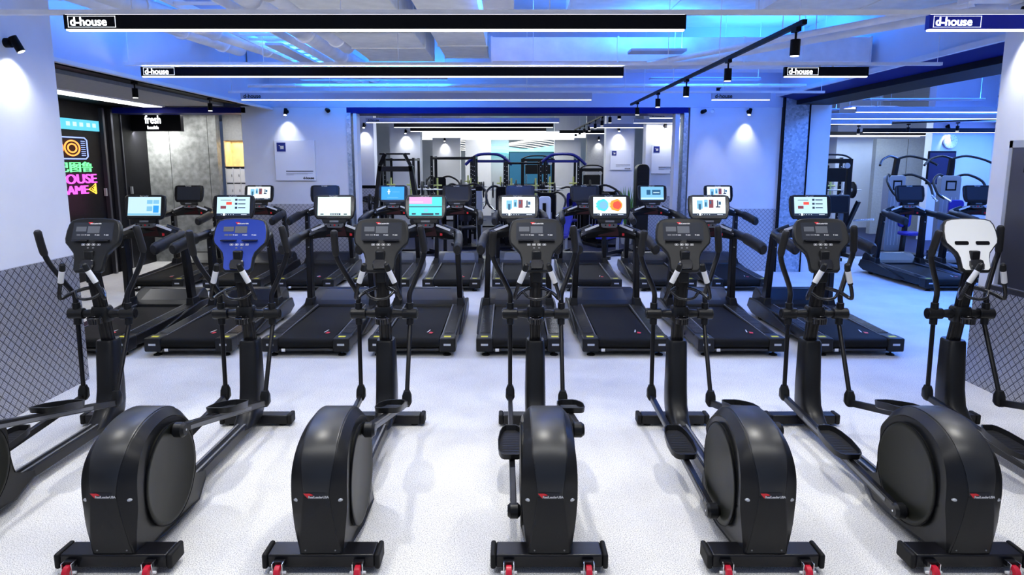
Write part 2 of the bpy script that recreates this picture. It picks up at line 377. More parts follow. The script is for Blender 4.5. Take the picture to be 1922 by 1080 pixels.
# ---- back room walls
def pier(name, x0, x1, y0, y1, mt='wall', z1=4.3): return sbox(name, x0, x1, y0, y1, 0, z1, mt)
pier('wall_back_room_left', -6.0, -3.50, 18.0, 18.4)
sbox('trim_15', -4.1, -3.48, 17.98, 18.0, 1.40, 1.48, 'black'); sbox('trim_16', -4.1, -3.48, 17.98, 18.0, 0, 1.40, 'tread_y')
pier('wall_pier_2', -3.6, -2.68, 21.0, 21.5)
pier('wall_pier_3', -2.75, -1.75, 25.0, 25.3)
pier('wall_pier_4', -1.7, -0.7, 27.0, 27.4)
pier('wall_pier_5', -0.75, 0.0, 28.5, 28.8)
pier('wall_pier_6', 1.75, 2.75, 26.5, 26.9)
pier('wall_pier_7', 2.7, 3.55, 24.0, 24.3, 'greypanel')
pier('wall_pier_8', 2.80, 3.62, 20.0, 20.4)
pier('wall_pier_9', 3.36, 5.6, 17.0, 17.4)
sbox('trim_17', 3.36, 4.3, 16.98, 17.0, 0, 1.25, 'tread_y')
sbox('wall_far', -6, 6.2, 31.5, 31.7, 0, 4.3, 'wall')
sbox('wall_back_room_side', -6.2, -6.0, 18, 32, 0, 4.3, 'wall')
# ---- right room walls
pier('wall_right_room_column', 10.4, 11.75, 22.0, 22.6)
sbox('wall_right_room_end', 6.0, 16, 26.0, 26.2, 0, 4.3, 'wall')
m = MB()
for a, b in ((10.6, 11.5), (11.52, 12.4), (12.42, 12.7)): m.box(a, b, 20.0, 20.2, 0, 2.75, 'greypanel')
m.box(12.40, 12.44, 19.97, 20.0, 0, 2.7, 'black'); struct(m.build('wall_grey_panels'))
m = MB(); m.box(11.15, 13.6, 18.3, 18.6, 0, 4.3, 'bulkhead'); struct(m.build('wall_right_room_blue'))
sbox('wall_right_room_side', 12.75, 13.0, 8, 18.3, 0, 4.3, 'wall')
sbox('ceiling_right_lintel', 6.0, 12.7, 17.6, 18.3, 3.1, 3.3, 'bulkhead')

# ================================================================== CEILING SERVICES
def duct(name, label, x0, x1, y0, y1, z0, z1, mt='duct', flange=1.2, along='x', cat='air duct', group=None):
    r = thing(name, label, cat, ((x0+x1)/2, (y0+y1)/2, z0), 0, group)
    cx, cy = (x0+x1)/2, (y0+y1)/2
    MB().box(x0-cx, x1-cx, y0-cy, y1-cy, 0, z1-z0, mt).build('duct_body', r, 0.01)
    L = (x1-x0) if along == 'x' else (y1-y0); n = max(1, int(L/flange)); e = 0.012
    for i in range(n+1):
        t = -L/2+L*i/n
        m = MB()
        if along == 'x': m.box(t-0.012, t+0.012, y0-cy-e, y1-cy+e, -e, z1-z0+e, mt)
        else: m.box(x0-cx-e, x1-cx+e, t-0.012, t+0.012, -e, z1-z0+e, mt)
        m.build('flange', r)
    return r
def hanger(parent, x, y, z, top=4.3):
    MB().cyl((x, y, z), (x, y, top), 0.006, 6, 'duct').build('hanger_rod', parent)
duct('air_duct', 'long lavender rectangular duct crossing the hall above the second light bar', -0.23, 4.9, 9.6, 10.4, 3.42, 3.74, 'duct', 1.45)
duct('air_duct', 'pale grey boxy duct running lengthwise near the hall centre', -0.95, -0.30, 6.4, 10.6, 3.62, 3.95, 'duct_grey', 1.0, 'y')
duct('air_duct', 'wide insulated grey duct left of the boxy centre duct', -2.05, -1.10, 6.0, 10.4, 3.55, 4.0, 'duct_grey', 1.1, 'y')
duct('air_duct', 'broad flat grey duct crossing above the right end of the nearest light bar', 0.7, 3.2, 7.3, 8.6, 3.88, 4.2, 'duct_grey', 1.2)
duct('air_duct', 'grey branch duct slanting toward the right bulkhead', 2.6, 4.6, 6.9, 7.5, 3.62, 3.86, 'duct_grey', 0.9)
duct('air_duct', 'small pale duct in the upper right corner', 3.9, 4.36, 5.6, 6.2, 3.42, 3.75, 'duct', 0.5)
def pipe(name, label, pts, r, mt='duct', bands=0, group=None, cat='pipe'):
    o = thing(name, label, cat, pts[0], 0, group); p0 = Vector(pts[0]); q = [Vector(p)-p0 for p in pts]
    MB().tube(q, r, 16, mt).build('pipe_run', o)
    for i in range(bands):
        t = (i+0.5)/bands; c = q[0].lerp(q[-1], t); d = (q[-1]-q[0]).normalized()
        MB().cyl(c-d*0.02, c+d*0.02, r*1.18, 16, mt).build('clamp', o)
    hanger(o, q[0].lerp(q[-1], .5).x, q[0].lerp(q[-1], .5).y, q[0].lerp(q[-1], .5).z+r, 4.3-p0.z)
    return o
pipe('ceiling_pipe', 'fat round pipe, left of the pair beside the wide duct', [(-2.45, 5.9, 3.62), (-2.45, 12.9, 3.62)], 0.12, bands=4, group=None)
pipe('ceiling_pipe', 'fat round pipe, right of the pair beside the wide duct', [(-2.18, 5.9, 3.62), (-2.18, 9.6, 3.62)], 0.10, bands=3)
pipe('ceiling_pipe', 'pale round pipe slanting above the left end of the nearest light bar', [(-3.5, 6.0, 3.50), (-2.95, 12.9, 3.60)], 0.085, bands=5)
pipe('ceiling_pipe', 'round duct pipe near the left bulkhead top', [(-4.0, 5.8, 3.60), (-3.8, 10.0, 3.66)], 0.11, bands=4)
pipe('ceiling_pipe', 'slim white pipe rising toward the upper right corner', [(1.85, 9.4, 3.36), (4.3, 6.6, 3.52)], 0.035)
pipe('ceiling_pipe', 'second slim white pipe beside the boxy duct', [(2.2, 9.4, 3.36), (4.7, 6.6, 3.52)], 0.05)
pipe('ceiling_pipe', 'thin pipe crossing above the farthest light bar', [(-4.3, 11.6, 3.32), (4.9, 11.6, 3.32)], 0.03, bands=6)
# cable tray (ladder)
t = thing('cable_tray', 'white cable ladder running lengthwise beside the round pipes', 'cable tray', (-3.0, 6.0, 3.45))
m = MB(); m.box(-0.02, 0.0, 0, 6.9, 0, 0.09, 'duct'); m.box(0.42, 0.44, 0, 6.9, 0, 0.09, 'duct'); m.build('side_rail', t)
for i in range(23): MB().box(0, 0.42, 0.1+0.3*i, 0.13+0.3*i, 0.01, 0.035, 'duct').build('rung', t)
# transverse structural beams
sbox('ceiling_beam', -4.4, 5.0, 11.9, 12.35, 3.62, 4.3, 'bulkhead')
duct('air_duct', 'flat lavender duct crossing behind the second light bar on the left', -4.3, -2.6, 9.9, 10.5, 3.76, 3.92, 'duct', 0.8)
# trough that carries lights, beams of blue cove light
def blue_lamp(name, label, x, y, z, lx, ly, power, col=AZURE, tilt=0.0, group='blue uplights on the ceiling services'):
    t_ = thing(name, label, 'light', (x, y, z), 0, group)
    MB().box(-lx/2, lx/2, -ly/2, ly/2, 0, 0.03, 'lightgrey_bar').build('housing', t_)
    MB().box(-lx/2+.01, lx/2-.01, -ly/2+.01, ly/2-.01, 0.03, 0.034, 'led_blue').build('diffuser', t_)
    MB().cyl((lx/2-.03, 0, 0.03), (lx/2-.03, 0, 4.3-z), 0.004, 6, 'duct').build('hanger_rod', t_)
    area('blue_glow', (0, 0, 0.045), (PI-tilt, 0, 0), lx, ly, power*P_BLUE, col, t_)
    return t_
BL = [('blue uplight strip lying above the second light bar, left side', -3.45, 7.2, 3.78, 0.5, 2.0, 120, AZURE),
      ('blue uplight strip beside the cable ladder', -2.75, 9.6, 3.42, 0.2, 2.6, 110, AZURE),
      ('blue uplight strip on top of the centre light bars', -0.1, 7.4, 3.55, 0.3, 1.6, 90, BLUE),
      ('blue uplight strip right of the track above the near bars', 1.9, 9.1, 3.46, 0.7, 0.3, 90, AZURE),
      ('blue uplight strip on the lavender duct near the right bulkhead', 3.9, 10.8, 3.55, 1.2, 0.25, 110, AZURE),
      ('blue uplight strip in front of the far wall beam, left half', -2.2, 11.5, 3.40, 2.4, 0.15, 110, AZURE),
      ('blue uplight strip in front of the far wall beam, right half', 3.2, 11.5, 3.40, 1.8, 0.15, 45, BLUE)]
for a in BL: blue_lamp('blue_uplight', a[0], a[1], a[2], a[3], a[4], a[5], a[6], a[7], tilt=R(95) if a[2] > 11 else 0)

# ---- rails the light bars hang from
def ceiling_rail(x0, x1, y, z, label):
    t_ = thing('ceiling_rail', label, 'rail', ((x0+x1)/2, y, z)); L = (x1-x0)/2
    MB().box(-L, L, -0.022, 0.022, 0, 0.034, 'duct').build('rail_channel', t_)
    n = int(2*L/1.5)
    for i in range(n+1): MB().cyl((-L+0.05+(2*L-0.1)*i/n, 0, 0.03), (-L+0.05+(2*L-0.1)*i/n, 0, 4.3-z), 0.004, 6, 'duct').build('hanger_rod', t_)
ceiling_rail(-4.35, 4.95, 5.25, 3.135, 'white rail across the whole ceiling above the nearest light bars')
ceiling_rail(-4.35, 4.9, 8.0, 3.15, 'white rail across the ceiling above the second row of light bars')
ceiling_rail(-4.35, 4.9, 10.9, 3.13, 'white rail across the ceiling above the third row of light bars')

def light_bar(x0, x1, y, mt, label, sign=None, z=3.02, h=0.10, group=None, watts=None, frame=True, tint=(1, 1, 0.97), up_w=0.0):
    L = x1-x0; t_ = thing('light_bar', label, 'light', ((x0+x1)/2, y, z), 0, group)
    MB().box(-L/2, L/2, -0.025, 0.025, 0.012, h+0.012, mt).build('housing', t_)
    MB().box(-L/2+0.01, L/2-0.01, -0.022, 0.022, 0, 0.012, 'led').build('diffuser', t_)
    area('bar_light', (0, 0, -0.004), (0, 0, 0), L-0.05, 0.04, (watts if watts is not None else P_BAR)*L, tint, t_)
    if up_w:  # upward glow added on the bar tops to brighten rails and ducts
        MB().box(-L/2+0.01, L/2-0.01, -0.018, 0.018, h+0.012, h+0.015, 'led').build('added_top_glow', t_)
        area('added_bar_uplight', (0, 0, h+0.018), (PI, 0, 0), L-0.05, 0.03, up_w*L, (1, 0.98, 0.95), t_)
    if sign:
        k = 'sign_white' if sign == 'w' else 'ink'
        s = text_obj('sign_lettering', 'd-house', 0.085, k, (-L/2+0.045, -0.0265, 0.035), (PI/2, 0, 0), t_, 0.0015, bold=0.0015, sx=0.98)
        if frame:
            wd = 0.35; m = MB(); zz0, zz1 = 0.022, 0.103; xa, xb = -L/2+0.03, -L/2+0.03+wd; e = 0.004
            m.box(xa, xb, -0.028, -0.026, zz0, zz0+e, k); m.box(xa, xb, -0.028, -0.026, zz1-e, zz1, k)
            m.box(xa, xa+e, -0.028, -0.026, zz0, zz1, k); m.box(xb-e, xb, -0.028, -0.026, zz0, zz1, k)
            m.build('sign_frame', s).matrix_parent_inverse = Matrix.Identity(4)
            fr = s.children[0]; fr.parent = t_; fr.matrix_parent_inverse = Matrix.Identity(4)
    if y > 12 or y < 4:
        for xx in (-L/2+0.3, L/2-0.3): MB().cyl((xx, 0, h), (xx, 0, 4.3-z), 0.004, 6, 'duct').build('hanger_rod', t_)
    for xx in (-L/2+0.4, L/2-0.4): MB().box(xx-0.01, xx+0.01, -0.008, 0.008, h+0.012, h+0.03, 'duct').build('clip', t_)
    return t_
light_bar(-3.26, 1.30, 5.25, 'black', 'longest black light bar, nearest the camera, sign at its left end', 'w', up_w=4.5)
light_bar(3.08, 4.36, 5.25, 'blue_bar', 'bright blue light bar with white sign in the upper right corner', 'w', up_w=4.0)
light_bar(-4.16, 1.30, 8.0, 'black', 'black light bar of the second row, long, sign at its left end', 'w', up_w=4.0)
light_bar(3.12, 4.07, 8.0, 'black', 'short black light bar of the second row on the right', 'w')
light_bar(-4.16, 1.29, 10.9, 'lightgrey_bar', 'long pale blue light bar just before the far wall', 'k', frame=False)
light_bar(3.15, 4.06, 10.9, 'lightgrey_bar', 'short pale light bar before the right far column', 'k', frame=False)
G_ = 'light bars in the back room'
light_bar(-3.35, 1.28, 14.3, 'navy', 'dark blue light bar just inside the back room', None, 3.02, group=G_, watts=5, tint=(0.8, 0.88, 1))
light_bar(-3.4, 1.2, 16.6, 'lightgrey_bar', 'pale light bar second inside the back room, small dark lettering', 'k', 3.0, frame=False, group=G_, watts=5, tint=(0.8, 0.88, 1))
light_bar(3.0, 4.3, 14.9, 'lightgrey_bar', 'short pale light bar at right just inside the back room', 'k', 3.0, frame=False, group=G_, watts=5, tint=(0.8, 0.88, 1))
light_bar(3.0, 4.5, 17.9-1.1, 'lightgrey_bar', 'second short pale light bar at right in the back room', None, 3.0, group=G_)
light_bar(-3.1, 1.2, 18.8, 'black', 'black light bar third inside the back room', None, 3.0, group=G_, watts=5, tint=(0.8, 0.88, 1))
light_bar(-2.9, 1.1, 20.5, 'black', 'black light bar fourth inside the back room', None, 2.97, group=G_, watts=5, tint=(0.8, 0.88, 1))
light_bar(2.2, 3.9, 19.0, 'lightgrey_bar', 'short pale light bar deeper right in the back room', None, 3.0, group=G_)
light_bar(1.6, 3.9, 22.0, 'black', 'short black light bar deep at right in the back room', None, 2.97, group=G_)
for i, (x0, x1, y) in enumerate(((-3.6, 2.6, 23.5), (-3.4, 2.4, 25.5))):
    light_bar(x0, x1, y, 'sign_white', 'wide bright white light band, %s of two deep in the back room' % ('nearer', 'farther')[i], None, 2.9, 0.2, group=G_, watts=7, tint=(1, 1, 0.9))
G_ = 'light bars in the right room'
light_bar(6.9, 12.5, 13.9, 'lightgrey_bar', 'pale light bar nearest in the right room', None, 3.05, group=G_, watts=7, tint=(0.45, 0.65, 1))
light_bar(6.2, 11.6, 15.2, 'lightgrey_bar', 'pale light bar second in the right room', None, 3.0, group=G_, watts=7, tint=(0.45, 0.65, 1))
light_bar(6.3, 9.0, 16.4, 'lightgrey_bar', 'short pale light bar third in the right room, left side', None, 2.95, group=G_, watts=7, tint=(0.45, 0.65, 1))
light_bar(8.6, 12.6, 16.9, 'black', 'black light bar hanging low in the right room', None, 2.78, group=G_, watts=7, tint=(0.45, 0.65, 1))
light_bar(7.5, 12.0, 19.2, 'black', 'farthest black light bar of the right room', None, 2.80, group=G_, watts=7, tint=(0.45, 0.65, 1))
light_bar(7.0, 12.6, 21.3, 'lightgrey_bar', 'farthest pale light bar of the right room', None, 2.85, group=G_, watts=7, tint=(0.45, 0.65, 1))
# low-ceiling left room lights
t_ = thing('linear_light', 'wide white linear light along the left room ceiling', 'light', (-6.55, 9.7, 3.08))
MB().box(-0.22, 0.22, -3.3, 3.2, 0, 0.05, 'duct').build('housing', t_); MB().box(-0.17, 0.17, -3.28, 3.18, -0.008, 0, 'led').build('diffuser', t_)
area('bar_light', (0, 0, -0.015), (0, 0, 0), 0.3, 6.3, 32, (1, 1, 1), t_)
t_ = thing('linear_light', 'white linear light above the lockers and stone wall', 'light', (-6.2, 13.9, 3.05))
MB().box(-1.1, 1.2, -0.12, 0.12, 0, 0.05, 'duct').build('housing', t_); MB().box(-1.08, 1.18, -0.1, 0.1, -0.008, 0, 'led').build('diffuser', t_)
area('bar_light', (0, 0, -0.015), (0, 0, 0), 2.2, 0.18, 26, (1, 0.99, 0.95), t_)

# ---- track and its spotlights
def track(label, x, y0, y1, z):
    t_ = thing('track_rail', label, 'track', (x, y0, z)); L = y1-y0
    MB().box(-0.018, 0.018, 0, L, 0, 0.035, 'black').build('rail_channel', t_)
    for i in range(int(L/2)+1): MB().cyl((0, 0.1+2*i, 0.03), (0, 0.1+2*i, 4.3-z), 0.004, 6, 'duct').build('hanger_rod', t_)
    return t_
track('black lighting track running away toward the far wall', 2.2, 5.3, 12.6, 3.08)
track('black lighting track continuing deep into the back room', 2.2, 13.6, 23.2, 3.13)
t_ = thing('track_rail', 'black lighting track crossing the right room ceiling', 'track', (7.8, 17.3, 2.98))
MB().bar((0, 0, 0), (5.4, -2.0, 0.1), 0.03, 0.03, 'black').build('rail_channel', t_)
def make_track_spot():
    t_ = thing('track_spotlight', 'x', 'spotlight', (0, 0, 0))
    MB().box(-0.02, 0.02, -0.05, 0.05, -0.03, 0, 'black').build('adapter', t_)
    MB().cyl((0, 0, -0.03), (0, 0, -0.09), 0.009, 8, 'black').build('stem', t_)
    b = MB(); b.cyl((0, 0, -0.085), (0, 0, -0.205), 0.037, 20, 'black'); b.build('barrel', t_)
    MB().cyl((0, 0, -0.206), (0, 0, -0.209), 0.031, 20, 'lamp_face').build('lens', t_)
    return t_
sp0 = make_track_spot(); used = [False]
def put_spot(x, y, z, label, group, power=0, direc=(0, 0, -1)):
    if used[0]: t_ = copy_tree(sp0)
    else: t_ = sp0; used[0] = True
    for c in list(t_.children):
        if c.type == 'LIGHT': bpy.data.objects.remove(c)
    t_.location = (x, y, z); t_['label'] = label; t_['group'] = group
    return t_
lampq = []
names = ['nearest', 'second', 'third', 'fourth', 'fifth']
for i in range(5):
    put_spot(2.2, 5.45+1.63*i, 3.08, 'black cylinder spotlight on the track, %s to the camera' % names[i], 'spotlights on the hall track')
    lampq.append((2.2, 5.45+1.63*i))
for i in range(8):
    s_ = put_spot(2.2, 13.9+1.28*i, 3.13, 'small black spotlight, %s on the back room track' % ['first', 'second', 'third', 'fourth', 'fifth', 'sixth', 'seventh', 'last'][i], 'spotlights on the back room track')
for i, (x, y) in enumerate(((-4.95, 7.4), (-4.95, 9.3), (-4.95, 11.6))):
    put_spot(x, y, 3.12, 'black spotlight under the dark ceiling slot, %s' % ('nearest the left pillar', 'the middle one of three', 'nearest the poster wall')[i], 'spotlights in the left slot')
    lampq.append((x, y))
for i, (x, y, z) in enumerate(((8.55, 17.02, 2.965), (9.55, 16.65, 2.985), (10.5, 16.3, 3.0), (11.7, 15.85, 3.02))):
    put_spot(x, y, z, 'black spotlight on the right room track, %s from the left' % ('first', 'second', 'third', 'fourth')[i], 'spotlights on the right room track')
for i, (x, y) in enumerate(lampq):
    spot('spot_beam', (x, y, 3.08-0.215 if x > 0 else 2.9), (0, -0.12, -1), P_SPOT*(0.45 if i < 5 else 0.4), 60, 1, COOL)
track('black lighting track in the left slot ceiling', -4.95, 6.5, 12.7, 3.12)
m = MB(); m.cyl((-5.12, 6.4, 3.2), (-5.12, 12.2, 3.2), 0.02, 8, 'silver'); tag(m.build('ceiling_pipe'), 'thin grey conduit inside the dark ceiling slot at left', 'pipe')

t_ = thing('track_rail', 'black lighting track above the foreground machines', 'track', (-3.6, 4.0, 3.35))
MB().box(0, 7.4, -0.018, 0.018, 0, 0.035, 'black').build('rail_channel', t_)
for i in range(4): MB().cyl((0.2+2.3*i, 0, 0.03), (0.2+2.3*i, 0, 0.95), 0.004, 6, 'duct').build('hanger_rod', t_)
for i in range(5):
    put_spot(-3.2+1.6*i, 4.0, 3.35, 'black spotlight on the track above the foreground, %s from the left' % ['first', 'second', 'third', 'fourth', 'fifth'][i], 'spotlights above the foreground')
    spot('spot_beam', (-3.2+1.6*i, 4.0, 3.13), (0, 0.02, -1), 125, 95, 1.0, (1, 0.98, 0.93), rad=0.06)
# ---- wall spotlights
def wall_spot(x, y, z, aim, label, power=60, lit=True, side=(0, -1, 0), ang=50, hit=None):
    t_ = thing('wall_spotlight', label, 'spotlight', (x, y, z)); sd = Vector(side)
    MB().cyl((0, 0, 0), sd*0.05, 0.038, 18, 'black').build('mount', t_)
    a = Vector(aim).normalized(); c = sd*0.085
    MB().cyl(c-a*0.05, c+a*0.075, 0.032, 18, 'black').build('barrel', t_)
    MB().cyl(c+a*0.0755, c+a*0.078, 0.027, 16, 'lamp_face' if lit else 'black').build('lens', t_)
    if lit: spot('beam', c+a*0.09, hit or a, power, ang, 0.7, (1, 1, 1), t_)
    return t_
wall_spot(-4.07, 5.74, 3.02, (0.35, 0.1, -0.8), 'large black wall spotlight on the left pillar', 22, True, (1, 0, 0), 115, (-0.30, 0, -1))
wall_spot(-4.12, YW-0.02, 3.0, (0, -0.35, -0.8), 'lit wall spotlight above the white poster board', 20, True, ang=85, hit=(0, 0.28, -1))
wall_spot(-3.35, YW-0.02, 3.02, (0.3, -0.6, -0.2), 'unlit black wall spotlight right of the poster board', 0, False)
wall_spot(3.60, YW-0.02, 3.0, (-0.5, -0.5, -0.2), 'small black wall spotlight at the left edge of the far right column', 0, False)
wall_spot(4.45, YW-0.02, 3.0, (-0.3, -0.35, -0.8), 'lit wall spotlight on the far right column', 30, True, ang=70, hit=(-0.02, 0.22, -1))
wall_spot(3.75, YW-0.5, 3.4, (0, 0.1, -1), 'ceiling spotlight washing the left part of the far right column', 45, True, (0, 1, 0), 45, (0, 0.12, -1))
wall_spot(4.40, 5.2, 3.3, (-0.35, 0, -0.8), 'wall spotlight high on the right pillar', 50, True, (-1, 0, 0), 70, (0.28, 0, -1))
wall_spot(4.40, 6.0, 3.3, (-0.35, 0, -0.8), 'second wall spotlight high on the right pillar near its far edge', 50, True, (-1, 0, 0), 70, (0.28, 0, -1))
wall_spot(11.5, 18.3, 3.0, (0, -0.35, -0.8), 'wall spotlight shining on the round clock', 25, True, ang=60, hit=(0, 0.3, -1))
wall_spot(-3.72, 17.98, 3.02, (0, -0.35, -0.8), 'wall spotlight at left in the back room', 25, True, ang=80, hit=(0, 0.4, -1))
wall_spot(3.8, 16.98, 2.95, (0, -0.35, -0.8), 'wall spotlight above the poster board in the back room', 22, True, ang=80, hit=(0, 0.4, -1))
wall_spot(3.15, 19.98, 3.02, (0, -0.35, -0.8), 'wall spotlight above the smaller back room board', 25, True, ang=90, hit=(0, 0.5, -1))
wall_spot(-3.1, 20.98, 3.0, (0, -0.35, -0.8), 'wall spotlight on the white pier deep in the back room', 25, True, ang=90, hit=(0, 0.5, -1))
wall_spot(-2.3, 24.98, 2.9, (0, -0.35, -0.8), 'small wall spotlight on the farther left pier', 25, True, ang=80, hit=(0, 0.5, -1))
wall_spot(3.1, 23.98, 2.9, (0, -0.35, -0.8), 'small wall spotlight on the grey pier at right', 22, True, ang=80, hit=(0, 0.5, -1))
area('pier_wash', (0, 0, 0), (0, 0, 0), 0.1, 0.1, 0.0, (1, 1, 1)).data.energy = 0
bpy.data.objects.remove(bpy.data.objects['pier_wash'])

# ceiling lamps that wash the deep back room and the right room
def panel_lamp(label, x, y, z, sx, sy, power, col, group):
    t_ = thing('panel_light', label, 'light', (x, y, z), 0, group)
    MB().box(-sx/2, sx/2, -sy/2, sy/2, 0, 0.04, 'lightgrey_bar').build('housing', t_)
    MB().box(-sx/2+.02, sx/2-.02, -sy/2+.02, sy/2-.02, -0.005, 0, 'led').build('diffuser', t_)
    for u in (-1, 1): MB().cyl((u*sx/2*0.9, 0, 0.03), (u*sx/2*0.9, 0, 4.3-z), 0.004, 6, 'duct').build('hanger_rod', t_)
    area('panel_glow', (0, 0, -0.01), (0, 0, 0), sx, sy, power, col, t_)
panel_lamp('white panel light over the gym racks, left', -2.2, 18, 3.6, 0.6, 1.2, 28, (0.9, 0.95, 1), 'panel lights over the back room')
panel_lamp('white panel light over the gym racks, right', 1.6, 20, 3.6, 0.6, 1.2, 28, (0.9, 0.95, 1), 'panel lights over the back room')
panel_lamp('white panel light at the very back', 0, 26.6, 3.6, 2.2, 0.6, 60, (1, 1, 0.95), 'panel lights over the back room')
panel_lamp('blue panel light over the treadmills of the right room', 6.75, 8.8, 3.7, 1.2, 1.8, 280, (0.04, 0.22, 1.0), 'panel lights over the right room')
panel_lamp('white panel light in front of the grey panels', 9.6, 18.6, 3.5, 1.2, 0.5, 55, (0.8, 0.97, 1), 'panel lights over the right room')
panel_lamp('blue panel light by the clock wall', 11.9, 16.4, 3.6, 0.6, 0.5, 200, (0.05, 0.2, 1.0), 'panel lights over the right room')
blue_lamp('blue_uplight', 'blue uplight nearest the lintel of the right room', 8.2, 11.5, 3.65, 2.6, 0.2, 170, AZURE, group='blue uplights of the right room')
for i, (x, y) in enumerate(((9.0, 15.2), (7.2, 18.0))):
    blue_lamp('blue_uplight', 'blue uplight on the right room ceiling, %s' % ('nearer', 'farther')[i], x, y, 3.4, 2.5, 0.3, 160, BLUE if i else AZURE, group='blue uplights of the right room')
blue_lamp('blue_uplight', 'blue uplight above the first back room light bar', -1.0, 15.2, 3.4, 2.5, 0.3, 120, BLUE, group='blue uplights of the back room')
# light bar above the camera, the next of the same row spacing
light_bar(-3.3, 3.3, 2.5, 'black', 'light bar above the foreground machines', None, watts=P_BAR, up_w=4.0)

# ================================================================== GRAPHICS AND FITTINGS
def poster(x0, x1, y, z0, z1, label, dim=False):
    t_ = thing('poster_board', label, 'poster', ((x0+x1)/2, y, z0)); w_ = x1-x0; h = z1-z0
    MB().box(-w_/2, w_/2, -0.03, 0, 0, h, 'panel_white').build('board', t_, 0.003)
    s = w_/0.75; m = MB(); a = -w_/2+0.045*s; b = h-0.045*s
    m.box(a, a+0.165*s, -0.034, -0.03, b-0.165*s, b, 'navy_print')
    # small generic white emblem
    cx, cz = a+0.09*s, b-0.09*s
    m.box(cx-0.02*s, cx+0.035*s, -0.036, -0.034, cz-0.03*s, cz+0.03*s, 'white')
    for i in range(4): m.box(cx-(0.03-0.0)*s, cx+0.045*s, -0.036, -0.034, cz+(-0.03+0.018*i)*s, cz+(-0.024+0.018*i)*s, 'white')
    m.box(cx-0.05*s, cx-0.03*s, -0.036, -0.034, cz+0.03*s, cz+0.04*s, 'white'); m.build('emblem', t_)
    m = MB(); random.seed(3); x = -w_/2+0.2*s
    while x < w_/2-0.05*s:
        d_ = 0.016*s; m.box(x, x+d_*0.8, -0.0325, -0.03, 0.165*s, 0.185*s, 'ink'); x += d_*1.1
    x = -w_/2+0.2*s
    for row, lim in ((0.135, 0.92), (0.12, 0.8), (0.105, 0.45)):
        x = -w_/2+0.2*s
        while x < -w_/2+w_*lim: m.box(x, x+0.006*s, -0.032, -0.03, row*s, (row+0.006)*s, 'grey'); x += 0.009*s
    m.build('small_print', t_)
    text_obj('sign_lettering', 'd-house', 0.062*s, 'ink', (w_/2-0.235*s, -0.0325, 0.03*s), (PI/2, 0, 0), t_, 0.001, bold=0.002)
    return t_
poster(-4.38, -3.63, YW-0.015, 1.73, 2.48, 'square white poster board with navy emblem on the far left wall')
poster(3.50, 4.17, 16.985, 1.80, 2.50, 'white poster board in the back room beside the black tower')
poster(2.93, 3.54, 19.985, 1.86, 2.44, 'blue-tinted poster board farther back, left of the other one')

# neon wall (left room, plane x = -7.45 facing +x)
X_ = -7.44; RX = (PI/2, 0, PI/2)
t_ = thing('neon_lightbox', 'cyan glowing lightbox at the top of the neon wall', 'sign', (X_, 11.2, 2.62))
MB().box(0, 0.06, 0, 1.35, 0, 0.18, 'neon_cyan_box').build('lightbox_face', t_)
for a in (0.15, 0.42, 0.6, 0.78, 0.98, 1.15): MB().box(0.06, 0.063, a, a+0.10, 0.06, 0.13, 'scr_ice').build('glyph', t_)
t_ = thing('neon_sign', 'neon ring emblem in orange with a blue square border', 'sign', (X_, 11.35, 2.13))
def oval(cy_, cz_, ry, rz_, rt, mt):
    return MB().tube([(0.03, cy_+ry*math.cos(2*PI*k/32), cz_+rz_*math.sin(2*PI*k/32)) for k in range(33)], rt, 8, mt, cap=False)
oval(0.42, 0.18, 0.20, 0.125, 0.013, 'neon_orange').build('neon_ring', t_); oval(0.42, 0.18, 0.115, 0.07, 0.013, 'neon_orange').build('neon_ring', t_); oval(0.02, 0.18, 0.15, 0.125, 0.013, 'neon_orange').build('neon_ring', t_)
m = MB(); m.tube([(0.03, -0.3, 0), (0.03, 0.78, 0), (0.03, 0.84, 0.04), (0.03, 0.84, 0.32), (0.03, 0.78, 0.36), (0.03, -0.3, 0.36)], 0.011, 8, 'neon_blue'); m.build('neon_border', t_)
for i in range(8): MB().box(0.02, 0.035, 0.68, 0.78, 0.05+0.035*i, 0.062+0.035*i, 'neon_blue').build('neon_dash', t_)
def neon(body, size, mt, y, z, label, sx=1.0):
    t_ = thing('neon_sign', label, 'sign', (X_, y, z))
    text_obj('neon_lettering', body, size, mt, (0.03, 0, 0), RX, t_, 0.012, 'RIGHT', sx=sx)
    return t_
neon('巴图鲁', 0.19, 'neon_green', 12.30, 1.92, 'green neon characters on the black wall', 1.75)
neon('HOUSE', 0.225, 'neon_pink', 12.38, 1.71, 'pink neon word ending in OUSE beneath the green characters', 1.55)
neon('GAME', 0.205, 'neon_pink', 12.11, 1.53, 'lowest pink neon word ending in AME', 1.45)
t_ = thing('neon_sign', 'orange neon triangle arrow right of the lowest pink word', 'sign', (X_, 12.13, 1.52))
m = MB(); m.tube([(0.03, 0.20, 0.0), (0.03, 0.20, 0.17), (0.03, 0.0, 0.08), (0.03, 0.20, 0.0)], 0.013, 8, 'neon_yellow'); m.tube([(0.03, 0.16, 0.05), (0.03, 0.16, 0.12), (0.03, 0.08, 0.085), (0.03, 0.16, 0.05)], 0.010, 8, 'neon_yellow'); m.build('neon_tube', t_)
area('neon_glow', (X_+0.2, 11.9, 1.6), (0, R(90), 0), 0.9, 1.0, 1.5, (1.0, 0.15, 0.6)); 
